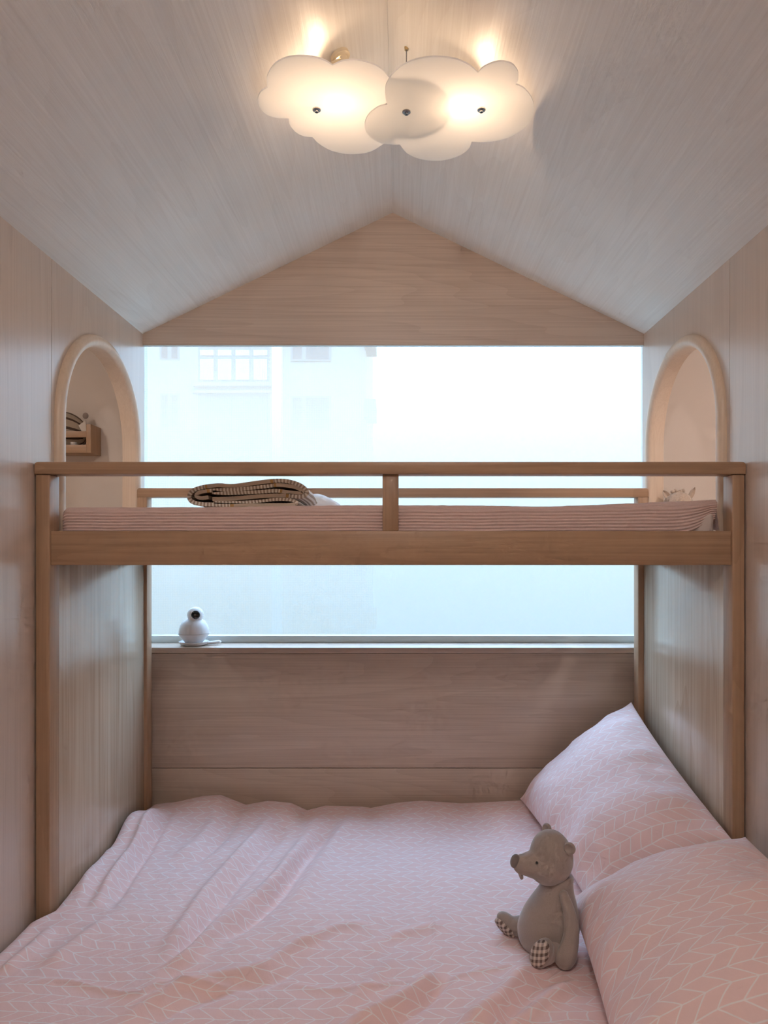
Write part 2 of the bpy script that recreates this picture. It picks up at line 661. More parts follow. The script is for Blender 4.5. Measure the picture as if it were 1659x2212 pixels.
bmp.faces.new([bmp.verts.new(v) for v in ((wx0 + 0.02, YG + 0.012, ZS + 0.02), (wx1 - 0.02, YG + 0.012, ZS + 0.02), (wx1 - 0.02, YG + 0.012, wz1 - 0.03), (wx0 + 0.02, YG + 0.012, wz1 - 0.03))])
obj('window_pane', bmp, mg, win)
ms = bpy.data.materials.new('sheer_perforated_screen')
ms.use_nodes = True
t = ms.node_tree
t.nodes.clear()
o_ = N(t, 'OutputMaterial')
tc = N(t, 'TexCoord')
sp = N(t, 'SeparateXYZ')
t.links.new(tc.outputs['Object'], sp.inputs[0])
K = 2 * math.pi / 0.0105
a_ = math_n(t, 'SINE', math_n(t, 'MULTIPLY', math_n(t, 'ADD', sp.outputs[0], sp.outputs[2]), K * 0.7))
b_ = math_n(t, 'SINE', math_n(t, 'MULTIPLY', math_n(t, 'SUBTRACT', sp.outputs[0], sp.outputs[2]), K * 0.7))
dots = math_n(t, 'MULTIPLY', a_, b_)
# openness of the screen, even over its whole height
op = N(t, 'MapRange')
op.interpolation_type = 'SMOOTHSTEP'
op.inputs['From Min'].default_value = C + 0.20 - ZS
op.inputs['From Max'].default_value = C + 0.85 - ZS
op.inputs['To Min'].default_value = 0.93
op.inputs['To Max'].default_value = 0.93
t.links.new(sp.outputs[2], op.inputs['Value'])
fac = math_n(t, 'MULTIPLY', op.outputs[0], math_n(t, 'ADD', 1.0, math_n(t, 'MULTIPLY', dots, 0.075)))
tr = N(t, 'BsdfTransparent')
tl = N(t, 'BsdfTranslucent')
tl.inputs[0].default_value = (0.93, 0.96, 0.97, 1)
mx = N(t, 'MixShader')
t.links.new(fac, mx.inputs[0])
t.links.new(tl.outputs[0], mx.inputs[1])
t.links.new(tr.outputs[0], mx.inputs[2])
t.links.new(mx.outputs[0], o_.inputs[0])
bmp = bmesh.new()
bmp.faces.new([bmp.verts.new(v) for v in ((wx0 + 0.02, YG, ZS + 0.02), (wx1 - 0.02, YG, ZS + 0.02), (wx1 - 0.02, YG, wz1 - 0.03), (wx0 + 0.02, YG, wz1 - 0.03))])
SCREEN = obj('window_screen', bmp, ms, win, origin=Vector((0, YG, ZS)))
SCREEN['label'] = 'sheer dotted screen over the glass'

# side alcoves behind the arches
for side, sg, xin in (('left', -1, XL - 0.035), ('right', 1, XR + 0.035)):
    a = bpy.data.objects.new('wall_alcove_' + side, None)
    COL.objects.link(a)
    a.location = (xin + sg * 0.4, 2.5, C - 0.1)
    structure(a)
    xo = xin + sg * 0.95
    x0, x1 = min(xin, xo), max(xin, xo)
    box('back_wall', x0, x1, YB + 0.083, YB + 0.103, C - 0.1, C + 1.0, M_ALCOVE, a)
    box('ledge', x0, x1, 1.7, YB + 0.083, C - 0.12, C - 0.06, M_ALCOVE, a)
    box('end_wall', min(xo, xo + sg * 0.02), max(xo, xo + sg * 0.02), 1.7, YB + 0.1, C - 0.1, C + 1.0, M_ALCOVE, a)
    box('front_wall', x0, x1, 1.68, 1.70, C - 0.1, C + 1.0, M_ALCOVE, a)
    box('alcove_ceiling', x0, x1, 1.7, YB + 0.1, C + 1.0, C + 1.02, M_ALCOVE, a)
    xr0, xr1 = (x0, xin + 0.006) if sg < 0 else (xin - 0.006, x1)
    box('return_wall', min(xin, xin + sg * 0.004), max(xin, xin + sg * 0.004), YB + 0.018, YB + 0.084, C - 0.1, C + 1.0, M_ALCOVE, a)
    lampc = Vector((xin + sg * 0.45, 2.05, C + 1.0))
    lm = thing('alcove_fill_lamp', 'small round fill lamp added unseen inside the %s alcove' % side, 'lamp', lampc)  # out of view, added to brighten the alcove
    obj('fill_lamp_base', bm_lathe([(0, 0), (0.07, 0), (0.07, -0.015), (0, -0.015)], 32, lampc), M_WHITE, lm, 40)
    obj('fill_lamp_diffuser', bm_lathe([(0.065, -0.015), (0.06, -0.03), (0.035, -0.042), (0, -0.046)], 14, lampc),
        emit('alcove_lamp_' + side, (1.0, 0.97, 0.97, 1) if side == 'right' else (1.0, 0.95, 0.90, 1), 140.0 if side == 'right' else 82.0), lm, 60)

# =================================================================== BUNK BED
bunk = thing('bunk_bed', 'pine bunk bed frame spanning the alcove from wall to wall', 'bunk bed', ((XL + XR) / 2, 2.5, 0))
BX0, BX1 = -1.058, 1.003
BX1 = 0.993
FY0, FY1 = 2.088, 2.150           # front posts
RY0, RY1 = 2.860, 2.915           # rear posts
ZR1, ZR0 = C + 0.2480, C + 0.2115  # guard rail
ZB1, ZB0 = C + 0.0485, C - 0.0505  # side board
ix0, ix1 = -1.017, 0.957          # inner faces of the posts
box('post', BX0, ix0, FY0, FY1, 0, ZR0, M_PINE[2], bunk, 0.004)
box('post', ix1, BX1, FY0, FY1, 0, ZR0, M_PINE[2], bunk, 0.004)
box('post', -1.046, -1.007, RY0, RY1, 0, ZR0 + 0.0, M_PINE[2], bunk, 0.003)
box('post', 0.938, 0.978, RY0, RY1, 0, ZR0 + 0.0, M_PINE[2], bunk, 0.003)


def rail_bm(x0, x1, y0, y1, z0, z1, r):
    poly = [(x0, z0), (x1, z0)]
    for k in range(7):
        a = math.pi / 2 * k / 6
        poly.append((x1 - r + r * math.cos(a), z1 - r + r * math.sin(a)))
    for k in range(7):
        a = math.pi / 2 + math.pi / 2 * k / 6
        poly.append((x0 + r + r * math.cos(a), z1 - r + r * math.sin(a)))
    b = bm_prism(poly, 'y', y0, y1)
    es = [e for e in b.edges if len({round(v.co.y, 4) for v in e.verts}) == 1]
    bmesh.ops.bevel(b, geom=es, offset=0.003, segments=2, profile=0.5, affect='EDGES')
    return b


obj('guard_rail', rail_bm(BX0 - 0.002, BX1 + 0.002, FY0 - 0.004, FY1 + 0.004, ZR0 + 0.001, ZR1, 0.010), M_PINE[0], bunk, 30)
obj('guard_rail', rail_bm(-1.047, 0.979, RY0 - 0.003, RY1 + 0.003, ZR0 - 0.012, ZR1 - 0.012, 0.010), M_PINE[0], bunk, 30)
box('guard_rail_support', P(826, 0, FY0).x, P(861, 0, FY0).x, FY0 + 0.012, FY0 + 0.036, ZB1, ZR0 + 0.001, M_PINE[2], bunk, 0.002)
box('side_board', ix0 + 0.0005, ix1 - 0.0005, FY0 + 0.006, FY0 + 0.032, ZB0, ZB1, M_PINE[0], bunk, 0.002)
box('side_board', -1.0065, 0.9375, RY0 + 0.02, RY0 + 0.046, ZB0, ZB1, M_PINE[0], bunk, 0.002)
for x0, x1, xi in ((-1.05, -1.0195, -1), (0.9595, 0.985, 1)):
    box('end_panel', x0, x1, FY1, RY0, 0.02, ZB0 + 0.008, M_PANEL, bunk, 0.001)
    box('end_rail', x0 - 0.002 if xi > 0 else x0, x1 if xi > 0 else x1 + 0.002, FY1, RY0, ZB0 + 0.010, ZB0 + 0.05, M_PINE[1], bunk, 0.002)
for k in range(14):
    x = -0.93 + k * (1.80 / 13)
    box('slat', x - 0.035, x + 0.035, FY0 + 0.034, RY0 + 0.018, C - 0.018, C - 0.002, M_PINE[1], bunk, 0.001)
box('ledger_strip', ix0 + 0.001, ix1 - 0.001, FY0 + 0.033, FY0 + 0.055, C - 0.042, C - 0.019, M_PINE[0], bunk, 0.001)
box('ledger_strip', -1.0065, 0.9375, RY0 - 0.004, RY0 + 0.018, C - 0.042, C - 0.019, M_PINE[0], bunk, 0.001)

# =================================================================== UPPER BUNK: mattress, quilt, blanket
UM_X0, UM_X1 = -1.008, 0.940
um = box('upper_mattress', UM_X0 + 0.006, UM_X1 - 0.004, FY0 + 0.062, RY0 - 0.02, C - 0.001, C + 0.108, M_SHEET, None, 0.02, 3)
tag(um, 'thin mattress of the upper bunk hidden under the pink ribbed quilt', 'mattress')


def make_quilt():
    b = bmesh.new()
    nx = 300
    x0, x1 = UM_X0, UM_X1
    yf = FY0 + 0.050
    zb, zt = C + 0.040, C + 0.122
    R = 0.018
    prof = []                                # (y, z, ny, nz, s)
    s = 0.0
    nfront = 60
    for k in range(nfront):
        z = zb + (zt - R - zb) * k / (nfront - 1)
        prof.append((yf, z, -1.0, 0.0, s))
        s += (zt - R - zb) / (nfront - 1)
    for k in range(1, 15):
        a = math.pi / 2 * k / 14
        prof.append((yf + R - R * math.cos(a), zt - R + R * math.sin(a), -math.cos(a), math.sin(a), s))
        s += R * math.pi / 2 / 14
    L = RY0 - 0.03 - (yf + R)
    ntop = 90
    for k in range(1, ntop + 1):
        prof.append((yf + R + L * (k / ntop), zt, 0.0, 1.0, s + L * k / ntop))
    cols = []
    for i in range(nx + 1):
        x = x0 + (x1 - x0) * i / nx
        col_ = []
        u = (x - x0) / (x1 - x0)
        lift = 0.020 * max(0.0, (x - 0.45) / 0.47) ** 1.3
        lift += 0.004 * math.sin(x * 3.1 + 1.2)
        for (y, z, ny, nz, s) in prof:
            wv = 0.0045 * noise.noise((x * 2.2, s * 6, 3.1)) + 0.0016 * noise.noise((x * 11, s * 30, 8.1))
            rib = 0.0017 * math.sin(2 * math.pi * (s + wv) / 0.0090) + 0.0012 * noise.noise((x * 45, s * 90, 1.0))
            bul = 0.006 * noise.noise((x * 3.0, s * 5, 5.5))
            fz = min(1.0, max(0.0, (z - zb) / (zt - zb)))
            zz = z + nz * (rib + 0.6 * bul) + lift * fz
            yy = y + ny * (rib + bul)
            # the right end is tucked up: lower hem rises and turns inwards
            if x > 0.80 and ny < -0.2:
                q = min(1.0, (x - 0.80) / 0.125)
                zz += (1 - fz) * 0.045 * q ** 2
                yy += 0.025 * q ** 2.5 * (1 - 0.6 * fz)
            # rounded left end
            if x < x0 + 0.02:
                q = 1 - (x - x0) / 0.02
                yy += 0.012 * q * q * (1 if ny < -0.2 else 0)
                zz -= 0.010 * q * q * fz
            col_.append(b.verts.new((x, yy, zz)))
        cols.append(col_)
    for a, c in zip(cols[:-1], cols[1:]):
        for k in range(len(prof) - 1):
            b.faces.new((a[k], c[k], c[k + 1], a[k + 1]))
    # end flaps hanging down at both ends
    for col_, dx in ((cols[0], 0.0), (cols[-1], 0.012)):
        top = col_[nfront + 14:]
        prev = top
        for j in range(1, 5):
            cur = [b.verts.new((v.co.x + dx * j / 4, v.co.y, v.co.z - 0.088 * j / 4 + 0.0)) for v in top]
            for k in range(len(top) - 1):
                b.faces.new((prev[k], prev[k + 1], cur[k + 1], cur[k]))
            prev = cur
    bmesh.ops.recalc_face_normals(b, faces=b.faces)
    return b


q = obj('pink_quilt', make_quilt(), M_QUILT, None, 180)
tag(q, 'pink ribbed seersucker quilt spread over the upper bunk mattress', 'quilt')


def stripe_mat(name, c1, c2, period, duty=0.5, bump=0.3):
    m, t, b = new_mat(name)
    uv = N(t, 'UVMap')
    sp = N(t, 'SeparateXYZ')
    t.links.new(uv.outputs[0], sp.inputs[0])
    f = math_n(t, 'FRACT', math_n(t, 'DIVIDE', sp.outputs[0], period))
    g = math_n(t, 'GREATER_THAN', f, duty)
    t.links.new(mix_col(t, g, c1, c2), b.inputs['Base Color'])
    b.inputs['Roughness'].default_value = 0.9
    b.inputs['Specular IOR Level'].default_value = 0.2
    tc = N(t, 'TexCoord')
    n = N(t, 'TexNoise')
    n.inputs['Scale'].default_value = 420
    t.links.new(tc.outputs['Object'], n.inputs['Vector'])
    bp = N(t, 'Bump')
    bp.inputs['Strength'].default_value = bump
    bp.inputs['Distance'].default_value = 0.002
    t.links.new(n.outputs['Fac'], bp.inputs['Height'])
    t.links.new(bp.outputs[0], b.inputs['Normal'])
    return m


M_STRIPE = stripe_mat('taupe_cream_striped_cotton', lin(182, 162, 142), lin(238, 228, 216), 0.0105, 0.5)
M_TAUPE = plain('taupe_cotton', lin(206, 188, 168), 0.9, spec=0.2, bump=0.3)
M_WARM = plain('mustard_binding', lin(196, 156, 104), 0.9, spec=0.2)


def blanket():
    """folded throw: three folded layers seen end-on, running back into the bunk"""
    d0 = 2.235
    sc = F / d0

    def zp(zx, zy):
        return Vector(((380 + zx * 0.3134 - VX) / sc, C + (VY - 980 - zy * 0.3133) / sc))
    A = [(250, 313), (400, 309), (600, 292), (760, 288), (850, 296), (893, 283), (898, 255), (850, 215), (770, 190), (690, 186), (560, 200), (400, 222), (290, 218), (200, 228), (125, 250), (92, 288), (108, 328), (170, 347), (300, 352), (450, 356), (620, 355), (760, 354), (822, 350)]
    B = [(252, 266), (350, 272), (480, 268), (600, 261), (700, 256), (790, 268), (862, 272), (874, 262), (840, 238), (780, 222), (690, 216), (600, 228), (450, 243), (300, 250), (180, 262), (140, 285), (165, 305), (225, 300)]
    Cc = [(838, 352), (826, 330), (780, 317), (690, 315), (600, 325), (480, 334), (330, 336), (262, 334)]
    b = bmesh.new()
    uvl = b.loops.layers.uv.new('UVMap')
    depth, drift = 0.24, 0.0
    NY = 10

    def plain_at(path, p):
        zx, zy = p
        if path == 'A':
            return (zy > 284 and zy < 320 and zx > 240 and zx < 740) or (zy < 240 and 225 < zx < 680) or (zy > 340 and zx > 370)
        if path == 'B':
            return (zx > 700 and zy > 245) or (zx > 690 and zy < 245) or zx < 240
        return False
    for nm, path, th in (('A', A, 0.0062), ('B', B, 0.0056), ('C', Cc, 0.0046)):
        cl = catmull([Vector((p[0], p[1], 0)) for p in path], 6)
        p2 = [zp(p.x, p.y) for p in cl]
        n = len(p2)
        s = [0.0]
        for i in range(1, n):
            s.append(s[-1] + (p2[i] - p2[i - 1]).length)
        outs, ins = [], []
        for i in range(n):
            tg = (p2[min(i + 1, n - 1)] - p2[max(i - 1, 0)]).normalized()
            nr = Vector((-tg.y, tg.x))
            outs.append(p2[i] + nr * th)
            ins.append(p2[i] - nr * th)
        loop = outs + ins[::-1]
        su = s + s[::-1]
        pl = [plain_at(nm, (c.x, c.y)) for c in cl]
        mi = [0 if not f else 1 for f in pl]
        for i in range(1, n):                      # mustard seam where striped meets plain
            if pl[i] != pl[i - 1]:
                mi[i] = 2
        mi = mi + mi[::-1]
        m = len(loop)
        rows = []
        zmid = C + 0.125
        for j in range(NY + 1):
            f = j / NY
            row = []
            for k, p in enumerate(loop):
                shrink = 1.0 - 0.35 * f ** 2
                x = p.x + drift * f + 0.003 * noise.noise((f * 5, k * 0.05, 2.0))
                z = zmid + (p.y - zmid) * shrink
                row.append(b.verts.new((x, d0 + depth * f, max(z, C + 0.1268))))
            rows.append(row)
        for j in range(NY):
            for k in range(m):
                k2 = (k + 1) % m
                fc = b.faces.new((rows[j][k], rows[j][k2], rows[j + 1][k2], rows[j + 1][k]))
                fc.material_index = mi[k]
                for lp, uu in zip(fc.loops, (su[k], su[k2], su[k2], su[k])):
                    lp[uvl].uv = (uu, j)
        for j, row in ((0, rows[0]), (NY, rows[NY])):
            for i in range(n - 1):
                fc = b.faces.new((row[i], row[i + 1], row[m - 2 - i], row[m - 1 - i]))
                fc.material_index = mi[i]
                for lp, uu in zip(fc.loops, (s[i], s[i + 1], s[i + 1], s[i])):
                    lp[uvl].uv = (uu, 0)
    bmesh.ops.recalc_face_normals(b, faces=b.faces)
    return b


o = obj('folded_blanket', blanket(), [M_STRIPE, M_TAUPE, M_WARM], None, 50)
tag(o, 'folded taupe and cream striped blanket lying on the upper bunk', 'blanket')



def loaf():
    b = bm_ellipsoid((-0.345, 2.60, C + 0.150), (0.135, 0.08, 0.046), seg=40, rings=24)
    for v in b.verts:
        v.co.z = max(v.co.z, C + 0.1275)
        v.co.z -= 0.014 * max(0.0, (v.co.x + 0.30) / 0.09)
        v.co.z = max(v.co.z, C + 0.1275) + 0.003 * noise.noise(v.co * 30)
    return b


o = obj('blanket_side_mound', loaf(), plain('white_blanket_side', lin(240, 240, 242), 0.9, bump=0.3, bscale=200), None, 180)  # white mound added to stand for the blanket's pale side
tag(o, 'soft white mound added behind the striped blanket for its pale right side', 'cloth')

# =================================================================== LOWER BED
ZBED = C - 1.052
bb = thing('bed_base', 'low wooden bed base under the pink double bed', 'bed', (-0.03, 2.1, 0))
box('base_board', -1.012, 0.952, 1.36, 1.385, 0.04, 0.26, M_PINE[0], bb, 0.003)
box('bed_platform', -1.010, 0.950, 1.385, 2.955, 0.20, 0.25, M_PINE[0], bb, 0.002)
for x in (-0.95, -0.03, 0.89):
    box('foot', x - 0.03, x + 0.03, 1.45, 1.51, 0, 0.2, M_PINE[2], bb, 0.003)
    box('foot', x - 0.03, x + 0.03, 2.84, 2.90, 0, 0.2, M_PINE[2], bb, 0.003)
lm = box('lower_mattress', -1.005, 0.945, 1.37, 2.945, 0.251, ZBED - 0.075, M_SHEET, None, 0.03, 3)
tag(lm, 'thick mattress of the lower bed covered by the pink duvet', 'mattress')

# folds of the duvet, traced as lines on the bed: (pixels, height, half-width)
FOLDS = [
    ([(362, 1740), (300, 1828), (255, 1885), (207, 1955)], 0.020, 0.020),
    ([(395, 1742), (330, 1828), (285, 1890), (240, 1960)], -0.012, 0.018),
    ([(498, 1737), (447, 1802), (380, 1857)], 0.011, 0.030),
    ([(530, 1745), (480, 1812), (415, 1870)], -0.010, 0.022),
    ([(599, 1752), (527, 1845), (456, 1916), (401, 1996), (363, 2060)], 0.017, 0.030),
    ([(640, 1754), (565, 1850), (490, 1930), (430, 2010), (380, 2075)], -0.014, 0.026),
    ([(690, 1760), (612, 1885), (527, 1962), (464, 2013), (405, 2072), (346, 2104)], 0.018, 0.030),
    ([(735, 1762), (666, 1847), (608, 1928), (548, 1985), (480, 2040)], -0.016, 0.026),
    ([(775, 1755), (716, 1827), (677, 1893), (625, 1965)], 0.010, 0.026),
    ([(939, 2096), (893, 2135), (831, 2173), (747, 2210)], 0.016, 0.022),
    ([(965, 2112), (915, 2155), (860, 2190), (800, 2225)], -0.012, 0.018),
    ([(615, 2120), (700, 2134), (762, 2136), (816, 2128), (893, 2113)], 0.0055, 0.009),
    ([(963, 2111), (1044, 2099), (1117, 2086)], 0.0055, 0.009),
    ([(909, 1796), (911, 1850), (912, 1900)], -0.0035, 0.007),
    ([(936, 1947), (939, 2020), (939, 2097)], 0.0045, 0.008),
    ([(1150, 2080), (1082, 2155), (1005, 2212)], 0.015, 0.030),
    ([(1195, 2095), (1130, 2160), (1060, 2220)], -0.013, 0.026),
    ([(1250, 2115), (1150, 2190), (1090, 2230)], 0.012, 0.024),
    ([(51, 2127), (139, 2123), (219, 2136), (295, 2150), (338, 2134), (443, 2129), (527, 2134)], 0.007, 0.010),
    ([(169, 1955), (203, 1880), (235, 1840)], 0.010, 0.022),
    ([(101, 2094), (169, 2039), (236, 1988)], 0.012, 0.032),
    ([(253, 2208), (338, 2157), (422, 2123), (549, 2098), (633, 2047), (692, 2018)], 0.010, 0.022),
    ([(300, 2215), (390, 2170), (480, 2140), (590, 2112), (670, 2065)], -0.007, 0.020),
    ([(655, 2045), (720, 2010), (790, 2000)], 0.006, 0.020),
    ([(0, 2110), (60, 2060), (110, 2010)], 0.012, 0.020),
    ([(880, 1750), (890, 1790), (930, 1812)], 0.004, 0.010),
    ([(1075, 1750), (1090, 1800), (1120, 1850)], 0.007, 0.025),
    ([(790, 2060), (830, 2030), (900, 2010), (960, 2000)], 0.005, 0.022),
    ([(720, 2190), (800, 2120), (860, 2060)], 0.005, 0.022),
]
REAR = [(250, 1752), (310, 1748), (375, 1740), (430, 1727), (470, 1724), (525, 1746), (575, 1737), (625, 1742), (660, 1758), (700, 1748), (780, 1750), (800, 1753), (860, 1741), (910, 1737), (1000, 1743), (1140, 1736), (1300, 1740), (1600, 1745)]


def make_duvet():
    nx, ny = 330, 290
    # sheet coordinate in y: front drop then the top
    ys = np.concatenate([np.linspace(1.30, 2.945, ny)])
    us = np.linspace(0, 1, nx)
    xl = np.where(ys < 2.03, -1.052, np.where(ys < 2.09, -1.052 + (ys - 2.03) / 0.06 * 0.042, -1.010))
    xr = np.full_like(ys, 0.948)
    X = xl[:, None] + (xr - xl)[:, None] * us[None, :]
    Y = np.repeat(ys[:, None], nx, 1)
    Z = np.full_like(X, ZBED)
    # broad puffiness
    nz = np.zeros_like(X)
    for i in range(ny):
        for j in range(nx):
            x, y = X[i, j], Y[i, j]
            nz[i, j] = 0.016 * noise.noise((x * 3.1, y * 3.3, 1.7)) + 0.006 * noise.noise((x * 8.5, y * 8.5, 4.2)) + 0.0022 * noise.noise((x * 26, y * 22, 9.0))
    Z += nz
    for pts, h, wd in FOLDS:
        cl = catmull([Vector(((px - VX) * (1.052 * F / (py - VY)) / F, 1.052 * F / (py - VY), 0)) for px, py in pts], 6)
        dist = np.full_like(X, 9.0)
        tt = np.zeros_like(X)
        m = len(cl) - 1
        for k in range(m):
            ax, ay, bx, by = cl[k].x, cl[k].y, cl[k + 1].x, cl[k + 1].y
            L2 = (bx - ax) ** 2 + (by - ay) ** 2
            q = np.clip(((X - ax) * (bx - ax) + (Y - ay) * (by - ay)) / L2, 0, 1)
            dd = np.hypot(X - ax - q * (bx - ax), Y - ay - q * (by - ay))
            near = dd < dist
            dist = np.where(near, dd, dist)
            tt = np.where(near, (k + q) / m, tt)
        fade = np.clip(np.minimum(tt, 1 - tt) * 5 + 0.25, 0, 1)
        Z += 1.5 * h * fade * (np.exp(-dist / (0.9 * wd)) if wd < 0.012 else np.exp(-(dist / (0.85 * wd)) ** 2))
    # lumps along the far edge
    rx = np.array([(p[0] - VX) * 2.86 / F for p in REAR])
    rz = np.array([C + (VY - p[1]) * 2.86 / F for p in REAR])
    lump = np.interp(X, rx, rz)
    wgt = np.clip((Y - 2.60) / 0.24, 0, 1) ** 1.5
    Z = Z * (1 - wgt) + lump * wgt
    # raised left border against the end panel
    ed = X - xl[:, None]
    Z += 0.070 * np.exp(-((Y - 2.66) / 0.13) ** 2) * np.exp(-(ed / 0.14) ** 2)
    Z += 0.022 * np.exp(-((Y - 2.25) / 0.2) ** 2) * np.exp(-(ed / 0.10) ** 2)
    # rounded borders
    def rnd(dst, r):
        q = np.clip(1 - dst / r, 0, 1)
        return r * (1 - np.sqrt(np.clip(1 - q * q, 0, 1)))
    Z -= rnd(2.945 - Y, 0.055)
    Z -= rnd(ed, 0.030)
    Z -= rnd(xr[:, None] - X, 0.03)
    Z -= rnd(Y - 1.30, 0.06)
    return X, Y, Z


DX, DY, DZ = make_duvet()


def duvet_z(x, y):
    i = int(np.clip(np.searchsorted(DY[:, 0], y), 0, DY.shape[0] - 1))
    j = int(np.clip(np.searchsorted(DX[i], x), 0, DX.shape[1] - 1))
    return float(DZ[i, j])


def duvet_bm():
    b = bmesh.new()
    uvl = b.loops.layers.uv.new('UVMap')
    ny, nx = DX.shape
    V = [[b.verts.new((DX[i, j], DY[i, j], DZ[i, j])) for j in range(nx)] for i in range(ny)]
    # distance along the cloth, so that the print bends with the folds
    U = np.zeros_like(DX)
    U[:, 1:] = np.cumsum(np.hypot(np.diff(DX, axis=1), np.diff(DZ, axis=1)), axis=1)
    U -= U[:, nx // 2][:, None]
    VV = np.zeros_like(DX)
    VV[1:, :] = np.cumsum(np.hypot(np.diff(DY, axis=0), np.diff(DZ, axis=0)), axis=0)
    for i in range(ny - 1):
        for j in range(nx - 1):
            f = b.faces.new((V[i][j], V[i][j + 1], V[i + 1][j + 1], V[i + 1][j]))
            for lp, (a, c) in zip(f.loops, ((i, j), (i, j + 1), (i + 1, j + 1), (i + 1, j))):
                lp[uvl].uv = (U[a, c] + 2.0, VV[a, c] + 1.0)
    # hanging front edge and the tucked borders
    rim = [(0, j) for j in range(nx)]
    prev = [V[i][j] for i, j in rim]
    for k in range(1, 9):
        cur = []
        for q, (i, j) in enumerate(rim):
            v = V[i][j].co
            cur.append(b.verts.new((v.x, v.y - 0.012 - 0.008 * math.sin(v.x * 14 + 0.3 * k), v.z - 0.25 * k / 8)))
        for q in range(nx - 1):
            f = b.faces.new((cur[q], cur[q + 1], prev[q + 1], prev[q]))
            for lp, (qq, kk) in zip(f.loops, ((q, k), (q + 1, k), (q + 1, k - 1), (q, k - 1))):
                lp[uvl].uv = (U[0, qq] + 2.0, 1.0 - 0.25 * kk / 8)
        prev = cur
    for border in ([(i, 0) for i in range(ny)], [(i, nx - 1) for i in range(ny)], [(ny - 1, j) for j in range(nx)]):
        top = [V[i][j] for i, j in border]
        low = [b.verts.new((v.co.x, v.co.y, ZBED - 0.078)) for v in top]
        for q in range(len(top) - 1):
            f = b.faces.new((top[q], top[q + 1], low[q + 1], low[q]))
    bmesh.ops.recalc_face_normals(b, faces=b.faces)
    return b


o = obj('pink_duvet', duvet_bm(), M_COTTON, None, 180)
tag(o, 'rumpled pink duvet with white leaf print spread over the lower bed', 'duvet')


def make_pillow(name, A, B, Cc, D, thick, seed, uvrot=False, n=64, m=44, wr=1.0, pinch=0.05):
    """A back-left, B back-right, C front-right, D front-left corner; thick = half height of the filling"""
    b = bmesh.new()
    uvl = b.loops.layers.uv.new('UVMap')
    A, B, Cc, D = map(Vector, (A, B, Cc, D))
    nrm = ((B - A).cross(D - A)).normalized()
    if nrm.z < 0:
        nrm = -nrm
    Ls, Ll = (B - A).length, (D - A).length

    def pos(u, v):                        # u across (A->B), v along (A->D)
        # edges drawn in between the corners
        su, sv = 2 * u - 1, 2 * v - 1
        uu = u - pinch * su * (1 - sv * sv) * 0.9
        vv = v - pinch * 0.7 * sv * (1 - su * su)
        uu, vv = uu + 0, vv
        return (A * (1 - uu) + B * uu) * (1 - vv) + (D * (1 - uu) + Cc * uu) * vv

    def fill(u, v):
        su, sv = abs(2 * u - 1), abs(2 * v - 1)
        return (max(0, 1 - su ** 2.4) ** 0.62) * (max(0, 1 - sv ** 2.8) ** 0.62)
    grid = {}
    for sgn in (1, -1):
        for i in range(n + 1):
            for j in range(m + 1):
                v, u = i / n, j / m
                # denser towards the borders
                v = 0.5 - 0.5 * math.cos(math.pi * v)
                u = 0.5 - 0.5 * math.cos(math.pi * u)
                edge = i in (0, n) or j in (0, m)
                if edge and sgn == -1:
                    grid[(-1, i, j)] = grid[(1, i, j)]
                    continue
                p = pos(u, v)
                f = fill(u, v)
                h = thick * f * (1.0 if sgn > 0 else 0.55)
                h += wr * (0.010 * noise.noise((u * 3 + seed, v * 4, 1)) * f)
                # gathers running in from the borders
                e = min(u, 1 - u) * Ls
                e2 = min(v, 1 - v) * Ll
                h += wr * 0.014 * math.exp(-((e - 0.06) / 0.07) ** 2) * noise.noise((v * 9 + seed, e * 3, 2)) * min(1, f * 2)
                h += wr * 0.004 * math.exp(-((e2 - 0.07) / 0.07) ** 2) * noise.noise((u * 6 + seed, e2 * 4, 5)) * min(1, f * 2)
                h += wr * 0.0035 * noise.noise((u * 11 + v * 5 + seed, v * 7 - u * 4, 3)) * f
                grid[(sgn, i, j)] = b.verts.new(p + nrm * (sgn * h))
    for sgn in (1, -1):
        for i in range(n):
            for j in range(m):
                q = [grid[(sgn, i, j)], grid[(sgn, i, j + 1)], grid[(sgn, i + 1, j + 1)], grid[(sgn, i + 1, j)]]
                f = b.faces.new(q)
                for lp, (a, c) in zip(f.loops, ((i, j), (i, j + 1), (i + 1, j + 1), (i + 1, j))):
                    vv = (0.5 - 0.5 * math.cos(math.pi * a / n)) * Ll
                    uu = (0.5 - 0.5 * math.cos(math.pi * c / m)) * Ls
                    lp[uvl].uv = (uu + 3 + seed, vv + 2) if uvrot else (vv + 3 + seed, uu + 2)
    bmesh.ops.recalc_face_normals(b, faces=b.faces)
    return obj(name, b, M_COTTON, None, 180)


p1 = make_pillow('pillow', (0.475, 2.89, C - 1.005), (0.915, 2.875, C - 0.615), (0.945, 2.06, C - 0.835), (0.545, 2.10, C - 1.035), 0.135, 1.3, True, wr=2.0, pinch=0.025)
tag(p1, 'pink leaf-print pillow propped in the back corner against the end panel', 'pillow', 'pink pillows on the lower bed')
p2 = make_pillow('pillow', (0.470, 2.02, C - 0.985), (0.945, 1.985, C - 0.795), (0.975, 1.22, C - 0.84), (0.400, 1.24, C - 1.02), 0.135, 4.1, True, wr=1.8, pinch=0.025)
tag(p2, 'pink leaf-print pillow at the near right, beside the grey plush bear', 'pillow', 'pink pillows on the lower bed')

